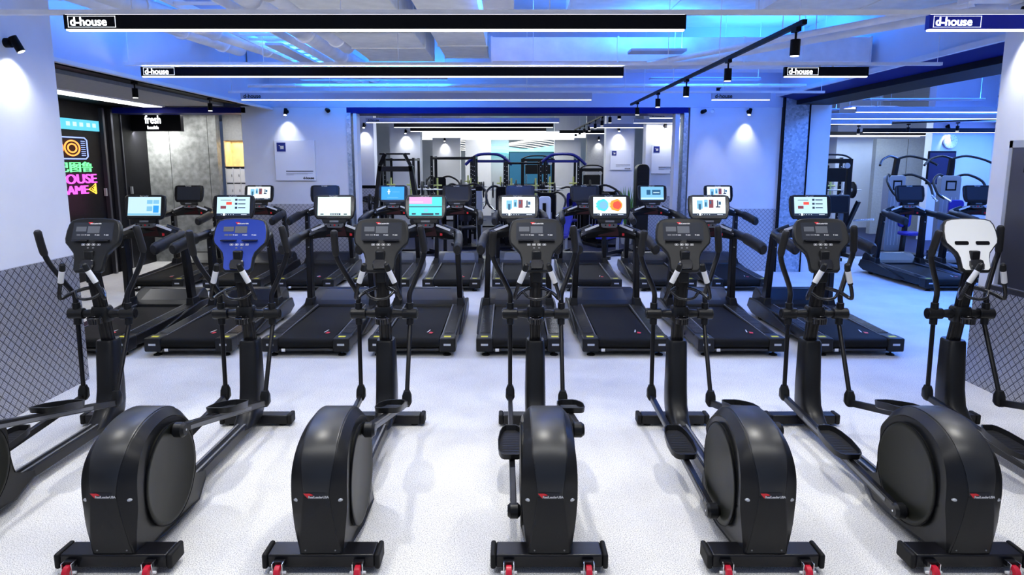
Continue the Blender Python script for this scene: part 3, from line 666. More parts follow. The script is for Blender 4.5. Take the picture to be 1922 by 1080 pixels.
# black sign box with white lettering
t_ = thing('hanging_sign', 'black box sign with glowing white lettering above the stone wall', 'sign', (-7.05, 13.75, 2.68))
MB().box(-0.42, 0.58, 0, 0.12, 0, 0.36, 'black').build('sign_box', t_)
text_obj('sign_lettering', 'fresh', 0.22, 'sign_white', (-0.12, -0.006, 0.15), (PI/2, 0, 0), t_, 0.004, bold=0.004, sx=0.72)
text_obj('sign_lettering_small', 'health', 0.09, 'sign_white', (-0.08, -0.006, 0.04), (PI/2, 0, 0), t_, 0.004, bold=0.002)
area('sign_wash', (-7.2, 13.8, 2.66), (R(35), 0, 0), 0.5, 0.1, 26, (1, 1, 0.96))
# lockers
t_ = thing('locker_cabinet', 'white locker bank with lit wooden niche, left of the poster wall', 'lockers', (-6.0, 14.6, 0))
MB().box(0, 2.0, 0, 0.5, 0, 1.98, 'locker').build('carcass', t_)
m = MB(); m.box(0, 2.0, 0.35, 0.5, 1.98, 2.52, 'wood'); m.box(0, 2.0, 0, 0.5, 1.96, 1.99, 'wood'); m.box(0, 0.02, 0, 0.5, 1.98, 2.52, 'wood'); m.box(1.2, 1.22, 0, 0.5, 1.98, 2.52, 'wood'); m.build('niche', t_)
area('niche_glow', (1.0, 0.2, 2.5), (0, 0, 0), 1.9, 0.2, 14, (1.0, 0.80, 0.45), t_)
m = MB()
for i in range(5): m.box(0.4*i+0.003, 0.4*i+0.397, 0, 0.5, 2.53, 3.1, 'greypanel')
m.build('upper_panels', t_)
for r_ in range(6):
    for c_ in range(13):
        xx = 0.02+0.152*c_; zz = 0.06+0.318*r_
        d = MB().box(xx, xx+0.146, -0.015, 0, zz, zz+0.285, 'locker').build('locker_door', t_)
        MB().box(xx+0.012, xx+0.134, -0.02, -0.0, zz+0.290, zz+0.310, 'ink').build('vent_slot', d)
        MB().box(xx+0.115, xx+0.125, -0.03, -0.014, zz+0.12, zz+0.17, 'grey').build('latch', d)
# stainless display cabinet panel on the right pillar
t_ = thing('wall_panel', 'dark brushed metal wall panel with black slot on the right pillar', 'panel', (4.40, 4.6, 0.99))
MB().box(-0.05, 0, -2.0, 1.42, 0, 1.26, 'darkmetal').build('sheet', t_, 0.004)
m = MB(); m.box(-0.056, -0.05, -2.0, 1.42, 1.20, 1.26, 'silver'); m.box(-0.056, -0.05, 1.38, 1.42, 0, 1.26, 'silver'); m.build('edge_trim', t_)
MB().box(-0.058, -0.05, 1.0, 1.22, 0.99, 1.06, 'black').build('slot', t_)
# TV and clock in the right room
t_ = thing('television', 'dark wall television under the clock in the right room', 'television', (11.42, 18.28, 1.5))
MB().box(-0.36, 0.36, -0.05, 0, 0, 0.87, 'black').build('bezel', t_, 0.005); MB().box(-0.33, 0.33, -0.053, -0.05, 0.04, 0.83, 'tvblue').build('screen', t_)
t_ = thing('wall_clock', 'round white wall clock lit from above', 'clock', (11.62, 18.28, 2.62))
MB().cyl((0, 0, 0), (0, -0.04, 0), 0.19, 32, 'silver').build('rim', t_); MB().cyl((0, -0.04, 0), (0, -0.043, 0), 0.17, 32, 'white').build('dial', t_)
m = MB(); m.bar((0, -0.047, 0), (0.07, -0.047, 0.05), 0.01, 0.004, 'ink'); m.bar((0, -0.048, 0), (-0.03, -0.048, 0.12), 0.008, 0.004, 'ink')
for i in range(12): m.box(0.145*math.cos(i*PI/6)-.006, 0.145*math.cos(i*PI/6)+.006, -0.046, -0.043, 0.145*math.sin(i*PI/6)-.006, 0.145*math.sin(i*PI/6)+.006, 'ink')
m.build('hands', t_)
# glowing wave ceiling and screen at the very back
for i in range(6):
    p_ = [(-3.0+0.5*k, 29.0+0.15*i, 2.95-0.05*i+0.10*math.sin(k*0.9+i*0.5)) for k in range(13)]
    o = thing('wave_light', 'x', 'light tube', (0, 29.0+0.15*i, 0)); MB().tube(smooth([(a_, 0, c_) for a_, b_, c_ in p_], 3), 0.02, 6, 'wave_white').build('light_tube', o)
    for q_ in (0, 12): MB().cyl((p_[q_][0], 0, p_[q_][2]), (p_[q_][0], 0, 4.3), 0.004, 6, 'duct').build('hanger_rod', o)
    tag(o, 'white wavy light tube, %s of six at the very back' % ['top', 'second', 'third', 'fourth', 'fifth', 'lowest'][i], 'light tube', 'wavy light tubes at the very back')
t_ = thing('wave_lamp', 'cyan glowing wave lamp above the big screen', 'light', (0.6, 28.2, 2.55))
p_ = [(-1.6+0.4*k, 0, 0.06*math.sin(k*1.1)) for k in range(9)]
MB().tube(smooth(p_, 3), 0.13, 8, 'wave_light').build('wave_tube', t_)
for q_ in (0, 8): MB().cyl((p_[q_][0], 0, 0), (p_[q_][0], 0, 4.3-2.55), 0.005, 6, 'duct').build('hanger_rod', t_)
t_ = thing('video_screen', 'large dark blue video screen at the very back', 'screen', (0.9, 27.6, 1.2))
MB().box(-0.9, 0.9, 0, 0.06, 0, 1.3, 'black').build('bezel', t_); MB().box(-0.87, 0.87, -0.004, 0, 0.03, 1.27, 'scr_teal').build('screen', t_)
for q_ in (-1, 1): MB().box(q_*0.6-0.03, q_*0.6+0.03, 0, 0.05, -1.2, 0, 'black').build('stand_leg', t_)

# ================================================================== ELLIPTICAL TRAINERS
def resample(poly, n):
    P_ = [Vector(p) for p in poly]; L = [0]
    for a, b in zip(P_, P_[1:]+P_[:1]): L.append(L[-1]+(b-a).length)
    out = []; T = L[-1]; PP = P_+[P_[0]]
    for i in range(n):
        t = T*i/n; k = max(j for j in range(len(P_)) if L[j] <= t+1e-9)
        out.append(PP[k].lerp(PP[k+1], (t-L[k])/max(1e-9, L[k+1]-L[k])))
    return out
def make_elliptical():
    root = thing('elliptical_trainer', 'x', 'elliptical trainer')
    # --- feet
    m = MB(); m.box(-0.27, 0.27, -0.075, 0.055, 0.035, 0.105, 'steel_black'); rf = m.build('rear_foot', root, 0.008)
    for s in (-1, 1): MB().box(s*0.27, s*0.298, -0.082, 0.062, 0.028, 0.110, 'matte').build('end_cap', rf, 0.012, 3)
    for s in (-1, 1):
        x = s*0.20-0.005
        m = MB(); m.box(x-0.028, x+0.028, -0.104, -0.075, 0.060, 0.085, 'steel_black'); m.box(x-0.027, x-0.023, -0.125, -0.08, 0.022, 0.085, 'chrome'); m.box(x+0.023, x+0.027, -0.125, -0.08, 0.022, 0.085, 'chrome')
        wh = MB(); wh.tube([(x-0.016, -0.115, 0.036), (x-0.012, -0.115, 0.036), (x+0.012, -0.115, 0.036), (x+0.016, -0.115, 0.036)], [0.030, 0.036, 0.036, 0.030], 24, 'red_wheel')
        wh.cyl((x-0.018, -0.115, 0.036), (x+0.018, -0.115, 0.036), 0.015, 16, 'silver'); w_ = wh.build('wheel', root)
        m.build('wheel_fork', w_)
        MB().cyl((x-0.040, -0.115, 0.036), (x+0.040, -0.115, 0.036), 0.007, 10, 'white').build('axle', w_)
    m = MB(); m.box(-0.25, 0.25, 1.885, 1.985, 0.018, 0.092, 'steel_black'); ff = m.build('front_foot', root, 0.008)
    for s in (-1, 1):
        MB().box(s*0.25, s*0.285, 1.878, 1.992, 0.016, 0.098, 'matte').build('end_cap', ff, 0.012, 3)
        MB().cyl((s*0.20, 1.935, 0), (s*0.20, 1.935, 0.02), 0.028, 14, 'matte').build('rubber_pad', ff)
    # --- rail
    m = MB(); m.box(-0.045, 0.045, 0.55, 1.93, 0.055, 0.125, 'steel_black'); m.box(-0.05, 0.05, 0.05, 0.6, 0.04, 0.09, 'steel_black')
    m.build('base_rail', root, 0.006)
    m = MB(); m.box(-0.032, -0.018, 0.75, 1.70, 0.126, 0.131, 'grey'); m.box(0.018, 0.032, 0.75, 1.70, 0.126, 0.131, 'grey'); m.build('rail_trim', root)
    # --- flywheel cover
    prof = [(-0.062, 0.095), (-0.088, 0.22), (-0.098, 0.33), (-0.098, 0.43), (-0.088, 0.51), (-0.062, 0.575), (-0.02, 0.63), (0.04, 0.675), (0.12, 0.708), (0.21, 0.725),
            (0.30, 0.728), (0.39, 0.715), (0.47, 0.685), (0.54, 0.64), (0.60, 0.575), (0.635, 0.50), (0.65, 0.42), (0.650, 0.33), (0.655, 0.25), (0.70, 0.18), (0.80, 0.13), (0.90, 0.10),
            (0.90, 0.06), (0.60, 0.05), (0.30, 0.05), (0.06, 0.055)]
    prof = [(v.x, v.y) for v in smooth([(a_, b_, 0) for a_, b_ in prof[:20]], 3)]+prof[20:]
    cy, cz = 0.29, 0.38
    def wz(y, z):
        a = 1.0
        if z < 0.40: a = 1.0-0.24*((0.40-z)/0.32)**1.6*max(0.0, min(1.0, (0.16-y)/0.16))
        if z > 0.50: a = 1.0-0.10*((z-0.50)/0.22)**2
        if y > 0.62: a *= max(0.38, 1-(y-0.62)*4.5)
        return a
    def lerp_(a, b, t): t = max(0, min(1, t)); return a+(b-a)*t
    def crease(y, z):     # half width of the middle band
        if y > 0.62: return 0.08*wz(y, z)
        if z > 0.44: return lerp_(0.062, 0.085, (z-0.44)/0.18)
        return lerp_(0.062, 0.100, (0.44-z)/0.30)
    def kout(y, z): return lerp_(0.875, 0.975, (0.34-z)/0.26)
    def sec(x, k, dz=0):
        sg = 1 if x > 0 else -1; out_ = []
        for p in prof:
            if k == 'in': xx, kk = 0.134*wz(*p), kout(*p)-0.02
            elif k == 'out': xx, kk = 0.140*wz(*p), kout(*p)
            elif k == 'cr0': xx, kk = min(crease(*p)+0.006, 0.136*wz(*p)), 0.992
            elif k == 'cr': xx, kk = min(crease(*p), 0.130*wz(*p)), 0.999
            else: xx, kk = 0, 1.003
            out_.append((sg*xx, cy+(p[0]-cy)*kk, max(0.045, cz+(p[1]-cz)*kk)))
        return out_
    m = MB(); m.loft([sec(-1, 'in'), sec(-1, 'out'), sec(-1, 'cr0'), sec(-1, 'cr'), sec(1, 'mid'), sec(1, 'cr'), sec(1, 'cr0'), sec(1, 'out'), sec(1, 'in')], 'plastic')
    cov = m.build('flywheel_cover', root, sharp=24)
    # top shell: raised band from the logo line over the top
    band = [(-0.098, 0.435)]+[p for p in prof[:56] if p[1] > 0.45 and p[0] < 0.50]
    def bpt(x, p, off):
        d = Vector((p[0]-cy, p[1]-cz)); d.normalize(); return (x, p[0]+d.x*off, p[1]+d.y*off)
    def hw(i): return crease(*band[i])-0.002
    rings = []
    for i, p in enumerate(band): h_ = hw(i); rings.append([bpt(-h_, p, -0.004), bpt(-h_, p, 0.003), bpt(-h_+.006, p, 0.006), bpt(h_-.006, p, 0.006), bpt(h_, p, 0.003), bpt(h_, p, -0.004)])
    MB().loft(rings, 'shell').build('top_shell', cov, sharp=30)
    # lower rear panel
    lp = [(-0.098, 0.428), (-0.098, 0.33), (-0.088, 0.22), (-0.066, 0.11)]
    rings = []
    for i, p in enumerate(lp): h_ = crease(*p)-0.002; rings.append([(-h_, p[0]+0.004, p[1]), (-h_, p[0]-0.002, p[1]), (h_, p[0]-0.002, p[1]), (h_, p[0]+0.004, p[1])])
    MB().loft(rings, 'plastic').build('rear_panel', cov)
    # side discs
    for s in (-1, 1):
        d = MB(); dy, dz_ = 0.305, 0.365
        pts = [(s*0.100, 0.272), (s*0.1395, 0.272), (s*0.1415, 0.268), (s*0.1415, 0.252), (s*0.139, 0.246), (s*0.1385, 0.0)]
        n = 48; vs = []; fs = []
        for (x, r_) in pts[:-1]:
            for k in range(n): a = 2*PI*k/n; vs.append((x, dy+r_*math.cos(a), dz_+r_*math.sin(a)))
        vs.append((pts[-1][0], dy, dz_))
        for i in range(len(pts)-2): fs += [(i*n+k, i*n+(k+1) % n, (i+1)*n+(k+1) % n, (i+1)*n+k) for k in range(n)]
        b0 = (len(pts)-2)*n; fs += [(b0+k, b0+(k+1) % n, len(vs)-1) for k in range(n)]
        d.add(vs, fs, 'disc'); dd = d.build('side_disc', cov)
        MB().ring((s*0.138, dy, dz_), 'x', 0.276, 0.004, 48, 6, 'black').build('disc_seam', dd)
    for s in (-1, 1):   # small oval badges at the chamfer
        m = MB(); m.ball((s*0.103, -0.068, 0.400), 0.024, 'silver', 12, (0.85, 0.40, 0.40)); m.build('badge', cov)
    # logo
    m = MB(); m.add([(-0.05, -0.1045, 0.455), (0.045, -0.1045, 0.455), (0.045, -0.1045, 0.430), (-0.05, -0.1045, 0.430)], [(0, 1, 2, 3)], 'ink')
    m.add([(-0.062, -0.106, 0.452), (-0.030, -0.106, 0.452), (-0.012, -0.106, 0.444), (-0.020, -0.106, 0.440), (-0.036, -0.106, 0.440), (-0.040, -0.106, 0.426), (-0.050, -0.106, 0.438)], [(0, 1, 2, 3, 4, 5, 6)], 'red')
    m.build('logo', cov)
    text_obj('logo_lettering', 'RealLeaderUSA', 0.016, 'white', (-0.038, -0.107, 0.428), (PI/2, 0, 0), cov, 0.0005, bold=0.0006)
    m = MB()
    for s in (-1, 1): m.cyl((s*0.075, -0.0705, 0.13), (s*0.075, -0.0765, 0.13), 0.004, 8, 'grey')
    m.build('screw', cov)
    # --- column
    def ell(c, rx, ry, n=20): return [(c[0]+rx*math.cos(2*PI*k/n), c[1]+ry*math.sin(2*PI*k/n), c[2]) for k in range(n)]
    def sq(c, rx, ry, n=24, p=3.2):
        out = []
        for k in range(n):
            a = 2*PI*k/n; ca, sa = math.cos(a), math.sin(a); out.append((c[0]+rx*math.copysign(abs(ca)**(2/p), ca), c[1]+ry*math.copysign(abs(sa)**(2/p), sa), c[2]))
        return out
    m = MB(); m.loft([sq((0, 1.74, 0.10), 0.07, 0.20), sq((0, 1.80, 0.15), 0.078, 0.15), sq((0, 1.845, 0.22), 0.08, 0.115), sq((0, 1.865, 0.34), 0.08, 0.10), sq((0, 1.885, 0.70), 0.072, 0.085), sq((0, 1.886, 0.715), 0.064, 0.078)], 'plastic')
    m.build('column_boot', root, sharp=50)
    # ribbed aluminium post
    pr = []
    for k in range(40):
        a = 2*PI*k/40; r_ = 0.046*(0.93 if (k % 4) < 2 else 1.0); ca, sa = math.cos(a), math.sin(a)
        pr.append((r_*1.05*math.copysign(abs(ca)**0.8, ca), r_*0.9*math.copysign(abs(sa)**0.8, sa)))
    def P1(t): return Vector((0, 1.886-0.12*t, 0.70+0.62*t))
    m = MB(); m.loft([[(u, P1(t).y+v, P1(t).z) for u, v in pr] for t in (0, 0.5, 1)], 'steel_black'); m.build('post', root, sharp=25)
    # clamp, cup holder, pivot hubs
    zc = 0.925; yc = 1.842
    m = MB(); m.loft([sq((0, yc+.004, zc-0.06), 0.060, 0.056), sq((0, yc, zc-0.04), 0.068, 0.064), sq((0, yc, zc+0.04), 0.068, 0.064), sq((0, yc-.004, zc+0.06), 0.058, 0.055)], 'plastic')
    m.tube([(-0.15, yc, zc), (-0.06, yc, zc+0.0), (0.06, yc, zc), (0.15, yc, zc)], [0.026, 0.038, 0.038, 0.026], 16, 'plastic'); m.build('pivot_clamp', root, sharp=50)
    m = MB(); m.ring((0, yc-0.10, zc-0.012), 'z', 0.047, 0.008, 28, 8, 'plastic_gloss')
    n = 28; vs = []
    for r_, zz in ((0.050, zc-0.055), (0.054, zc-0.01), (0.046, zc-0.01), (0.043, zc-0.05)): vs += [(r_*math.cos(2*PI*k/n), yc-0.10+r_*math.sin(2*PI*k/n), zz) for k in range(n)]
    m.add(vs, [(i*n+k, i*n+(k+1) % n, (i+1)*n+(k+1) % n, (i+1)*n+k) for i in range(3) for k in range(n)]+[list(range(n))], 'plastic_gloss'); m.build('cup_holder', root)
    # moving levers
    for s in (-1, 1):
        lv_top = 1.68 if s < 0 else 1.90; lo = 1.83 if s < 0 else 1.60; hy = yc
        hx = s*0.195
        m = MB(); m.cyl((hx-0.056, hy, zc), (hx+0.056, hy, zc), 0.043, 24, 'plastic'); hub = m.build('lever_hub', root, 0.004)
        MB().cyl((hx, hy, zc-0.085), (hx, hy+0.003, zc+0.085), 0.028, 18, 'plastic').build('lever_sleeve', hub, 0.004)
        MB().cyl((hx+s*0.056, hy, zc), (hx+s*0.061, hy, zc), 0.030, 20, 'plastic_gloss').build('hub_cap', hub)
        if s < 0: pts = [(hx, hy, zc+0.08), (hx, hy-0.01, zc+0.15), (hx-0.03, hy-0.04, zc+0.23), (hx-0.10, hy-0.08, 1.30), (hx-0.128, hy-0.10, 1.385), (hx-0.128, 1.71, 1.48), (hx-0.122, lv_top, 1.575)]
        else: pts = [(hx, hy, zc+0.08), (hx+0.0, hy+0.015, zc+0.15), (hx+0.035, hy+0.045, zc+0.24), (hx+0.085, hy+0.08, 1.30), (hx+0.108, hy+0.085, 1.385), (hx+0.10, hy+0.075, 1.48), (hx+0.085, lv_top, 1.59)]
        q = smooth(pts, 5)
        g = MB(); g.tube(q[:21], 0.0195, 12, 'steel_black'); lever = g.build('moving_handle', root)
        r_ = [0.027]*len(q[20:]); r_[-1] = 0.018; r_[0] = 0.021
        g = MB(); g.tube(q[20:], r_, 14, 'foam'); g.build('foam_grip', lever)
        # lower rod and knuckle
        z2 = 0.275 if s < 0 else 0.31
        MB().cyl((hx, hy, zc-0.08), (hx, lo, z2+0.05), 0.0165, 12, 'steel_black').build('lower_rod', lever)
        m = MB(); m.loft([sq((hx, lo, z2+0.085), 0.022, 0.022), sq((hx, lo, z2+0.05), 0.034, 0.034), sq((hx, lo-0.005, z2-0.005), 0.036, 0.038), sq((hx, lo-0.01, z2-0.03), 0.022, 0.03)], 'plastic'); m.build('knuckle', lever, sharp=60)
        # pedal arm
        e = Vector((s*0.178, 0.26, 0.165)) if s < 0 else Vector((s*0.178, 0.345, 0.600))
        a = Vector((hx, lo-0.01, z2-0.005))
        g = MB(); g.bar(a, e+Vector((0, 0.04, 0)), 0.034, 0.048, 'steel_black'); arm = g.build('pedal_arm', root, 0.005)
        g = MB(); g.bar(a.lerp(e, 0.24)+Vector((s*0.0176, 0, 0)), a.lerp(e, 0.93)+Vector((s*0.0176, 0, 0)), 0.003, 0.022, 'grey'); g.build('arm_inlay', arm)
        g = MB(); g.tube([(s*0.138, e.y, e.z), (s*0.156, e.y, e.z), (s*0.196, e.y, e.z), (s*0.212, e.y, e.z)], [0.024, 0.043, 0.043, 0.030], 20, 'plastic')
        g.build('crank_joint', root, 0.0)
        MB().cyl((s*0.212, e.y, e.z), (s*0.215, e.y, e.z), 0.006, 10, 'chrome').build('crank_bolt', arm)
        # pedal tray on the arm
        pc = 0.97 if s < 0 else 0.98
        t0 = (a.y-(pc-0.2))/(a.y-e.y); t1 = (a.y-(pc+0.2))/(a.y-e.y)
        z0 = a.z+(e.z-a.z)*t0+0.03; z1 = a.z+(e.z-a.z)*t1+0.03      # z at back and front of tray
        out = []
        for yy, hw_ in ((-0.205, 0.045), (-0.19, 0.066), (-0.14, 0.082), (-0.02, 0.086), (0.10, 0.076), (0.17, 0.058), (0.20, 0.036)): out.append((hw_, yy))
        out = out+[(-u, v) for u, v in out[::-1]]
        def pp(u, v, h_, k=1.0): t_ = (v+0.2)/0.4; return (s*0.19+u*k, pc+v*k, z0+(z1-z0)*t_+h_)
        n = len(out); rr = []
        rr.append([pp(u, v, -0.006, 0.80) for u, v in out]); rr.append([pp(u, v, 0.0, 0.95) for u, v in out]); rr.append([pp(u, v, 0.046 if v > -0.1 else 0.038, 1.0) for u, v in out])
        rr.append([pp(u, v, 0.046 if v > -0.1 else 0.038, 0.94) for u, v in out]); rr.append([pp(u, v, 0.012, 0.90) for u, v in out])
        g = MB(); g.loft(rr, 'plastic'); ped = g.build('pedal', arm, sharp=45)
        g = MB(); g.add([pp(u, v, 0.0135, 0.86) for u, v in out], [list(range(n))], 'matte')
        for i in range(9): g.add([pp(-0.055, -0.15+0.033*i, 0.0145), pp(0.055, -0.15+0.033*i, 0.0145), pp(0.055, -0.138+0.033*i, 0.0165), pp(-0.055, -0.138+0.033*i, 0.0165)], [(0, 1, 2, 3)], 'plastic')
        g.build('tread_mat', ped)
    # --- fixed handlebars
    hb = MB()
    yb = 1.80
    for s in (-1, 1):
        pts = [(0, yb, 1.13), (s*0.05, yb-0.03, 1.135), (s*0.115, yb-0.10, 1.115), (s*0.155, yb-0.17, 1.085), (s*0.160, yb-0.19, 1.10), (s*0.145, yb-0.20, 1.16), (s*0.125, yb-0.21, 1.215), (s*0.100, yb-0.225, 1.285), (s*0.082, yb-0.24, 1.325)]
        q = smooth(pts, 5); hb.tube(q[:33], 0.0135, 12, 'plastic_gloss')
    fb = hb.build('fixed_handlebar', root)
    for s in (-1, 1):
        a = Vector((s*0.127, yb-0.21, 1.21)); b = Vector((s*0.086, yb-0.238, 1.315)); c = Vector((s*0.078, yb-0.245, 1.345))
        MB().cyl(a-(b-a)*0.15, b, 0.0185, 14, 'plastic').build('grip_core', fb)
        g = MB(); g.cyl(a, a.lerp(b, 0.86), 0.0200, 14, 'sensor'); g.build('pulse_sensor', fb)
        g = MB(); g.tube([b.lerp(a, .15), b, c, c.lerp(b, -0.3)], [0.020, 0.0215, 0.019, 0.010], 14, 'plastic'); g.build('grip_tip', fb)
    # --- console
    con = MB()
    # local plane: u across, v up along the face; tilt back
    tilt = R(24); C0 = Vector((0, 1.70, 1.265)); uy = Vector((0, math.sin(tilt), math.cos(tilt))); nn = Vector((0, -math.cos(tilt), math.sin(tilt)))
    def cp(u, v, h_): return C0+Vector((u, 0, 0))+uy*v+nn*h_
    half = [(0.080, 0.0), (0.096, 0.018), (0.100, 0.10), (0.112, 0.145), (0.150, 0.195), (0.176, 0.225), (0.184, 0.26), (0.182, 0.32), (0.172, 0.375), (0.155, 0.405), (0.12, 0.418), (0.05, 0.424)]
    half = [(u*1.12, v) for u, v in half]
    out = half+[(-u, v) for u, v in half[::-1]]
    m0 = (0, 0.25)
    def sc(k, h_): return [cp(u*k, m0[1]+(v-m0[1])*k, h_) for u, v in out]
    con.loft([sc(0.80, -0.075), sc(0.97, -0.045), sc(1.0, -0.012), sc(0.985, 0.0), sc(0.95, 0.004)], 'console')
    con_o = con.build('console', root, sharp=50)
    g = MB(); g.add(sc(0.93, 0.0048), [list(range(len(out)))], 'console'); g.build('fascia', con_o)
    def crect(m_, u0, u1, v0, v1, h_, mt):
        m_.add([cp(u0, v0, h_), cp(u1, v0, h_), cp(u1, v1, h_), cp(u0, v1, h_)], [(0, 1, 2, 3)], mt)
    g = MB(); crect(g, -0.15, 0.15, 0.245, 0.385, 0.0056, 'screen_off'); g.build('display_window', con_o)
    g = MB(); crect(g, -0.128, -0.052, 0.315, 0.352, 0.0064, 'lcd'); crect(g, -0.042, 0.048, 0.302, 0.356, 0.0064, 'lcd'); g.build('display', con_o)
    g = MB(); g.add([cp(-0.045, 0.388, 0.0068), cp(-0.012, 0.388, 0.0068), cp(-0.014, 0.378, 0.0068), cp(-0.030, 0.370, 0.0068)], [(0, 1, 2, 3)], 'red'); g.build('logo', con_o)
    te = (PI/2-tilt, 0, 0)
    text_obj('logo_lettering', 'RealLeaderUSA', 0.013, 'white', tuple(cp(-0.028, 0.372, 0.007)), te, con_o, 0.0003, bold=0.0004)
    g = MB()
    for u in (-0.118, -0.085): crect(g, u, u+0.028, 0.282, 0.292, 0.0066, 'grey')
    for u in (-0.04, 0.03, 0.098):
        crect(g, u-0.012, u-0.006, 0.284, 0.291, 0.0068, 'white'); crect(g, u, u+0.022, 0.284, 0.289, 0.0068, 'white')
    for u in (-0.056, -0.018, 0.02, 0.058): crect(g, u-0.011, u+0.011, 0.205, 0.208, 0.0068, 'white'); crect(g, u-0.011, u+0.011, 0.216, 0.219, 0.0068, 'white'); crect(g, u-0.013, u-0.011, 0.206, 0.218, 0.0068, 'white'); crect(g, u+0.011, u+0.013, 0.206, 0.218, 0.0068, 'white'); crect(g, u-0.004, u+0.004, 0.209, 0.215, 0.0068, 'white')
    for u in (-0.018, 0.02): crect(g, u-0.007, u+0.007, 0.182, 0.192, 0.0068, 'grey')
    crect(g, -0.006, 0.002, 0.138, 0.152, 0.0068, 'white'); crect(g, 0.004, 0.008, 0.138, 0.146, 0.0068, 'white')
    g.build('buttons', con_o)
    for s in (-1, 1):
        g = MB(); q = [cp(s*0.022, 0.252, 0.006), cp(s*0.135, 0.252, 0.006), cp(s*0.135, 0.238, 0.03), cp(s*0.022, 0.238, 0.03)]
        q2 = [cp(s*0.022, 0.243, 0.005), cp(s*0.135, 0.243, 0.005), cp(s*0.135, 0.232, 0.029), cp(s*0.022, 0.232, 0.029)]
        g.loft([q, q2], 'plastic_gloss'); g.build('reading_ledge', con_o)
    # lower pod
    g = MB(); pod = [(0.045, 0.02), (0.052, 0.05), (0.046, 0.085), (0.03, 0.095)]; po = pod+[(-u, v) for u, v in pod[::-1]]
    g.loft([[cp(u, v, 0.0) for u, v in po], [cp(u, v, 0.022) for u, v in po], [cp(u*0.85, 0.055+(v-0.055)*0.85, 0.03) for u, v in po]], 'plastic_gloss'); g.build('lower_pod', con_o)
    # neck to the post
    MB().bar((0, 1.775, 1.18), (0, 1.775, 1.42), 0.07, 0.09, 'plastic').build('console_neck', root, 0.01)
    # loop guard in front of the post
    g = MB(); g.tube(smooth([(-0.10, 1.70, 1.12), (-0.06, 1.66, 1.085), (0.0, 1.64, 1.075), (0.06, 1.66, 1.085), (0.10, 1.70, 1.12)], 4), 0.011, 10, 'plastic_gloss'); g.build('bottle_loop', root)
    return root

el0 = make_elliptical()
EL = [(-3.10, 'leftmost elliptical, cut by the left edge, beside the diamond plate pillar', 'console'),
      (-2.00, 'black elliptical with a blue reflection painted on its console face', 'console_blue'),
      (-0.95, 'black elliptical between the blue-faced one and the centre machine', 'console'),
      (0.205, 'centre elliptical seen straight from behind', 'console'),
      (1.30, 'black elliptical immediately right of the centre machine', 'console'),
      (2.33, 'dark-faced elliptical beside the white-faced one, broad left side disc showing', 'console'),
      (3.44, 'rightmost elliptical with white glare painted on its console face, rear part outside the frame', 'console_white_glare')]
ells = []
for i, (x, lab, cm) in enumerate(EL):
    o = el0 if i == 0 else copy_tree(el0)
    ells.append(o)
for (x, lab, cm), o in zip(EL, ells):
    o.location = (x, 3.25, 0); tag(o, lab, 'elliptical trainer', 'row of ellipticals in the foreground')
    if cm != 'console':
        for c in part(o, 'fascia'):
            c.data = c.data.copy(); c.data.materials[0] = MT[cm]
        for c in part(o, 'fascia'): c['label'] = ('blue' if 'blue' in cm else 'white')+' reflection painted on console fascia'
    if cm == 'console_white_glare':
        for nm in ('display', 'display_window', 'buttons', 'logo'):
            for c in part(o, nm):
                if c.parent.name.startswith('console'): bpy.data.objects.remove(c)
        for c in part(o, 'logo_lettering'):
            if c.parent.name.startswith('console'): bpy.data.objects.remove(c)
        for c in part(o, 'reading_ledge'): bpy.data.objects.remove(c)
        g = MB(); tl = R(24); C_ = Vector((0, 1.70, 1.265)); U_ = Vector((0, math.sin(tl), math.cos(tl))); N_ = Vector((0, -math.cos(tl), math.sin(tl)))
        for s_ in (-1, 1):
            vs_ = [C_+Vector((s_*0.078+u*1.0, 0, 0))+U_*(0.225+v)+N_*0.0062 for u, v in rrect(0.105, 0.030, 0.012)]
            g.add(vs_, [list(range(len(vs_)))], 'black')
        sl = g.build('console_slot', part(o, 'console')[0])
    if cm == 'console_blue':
        for c in part(o, 'display_window'): bpy.data.objects.remove(c)

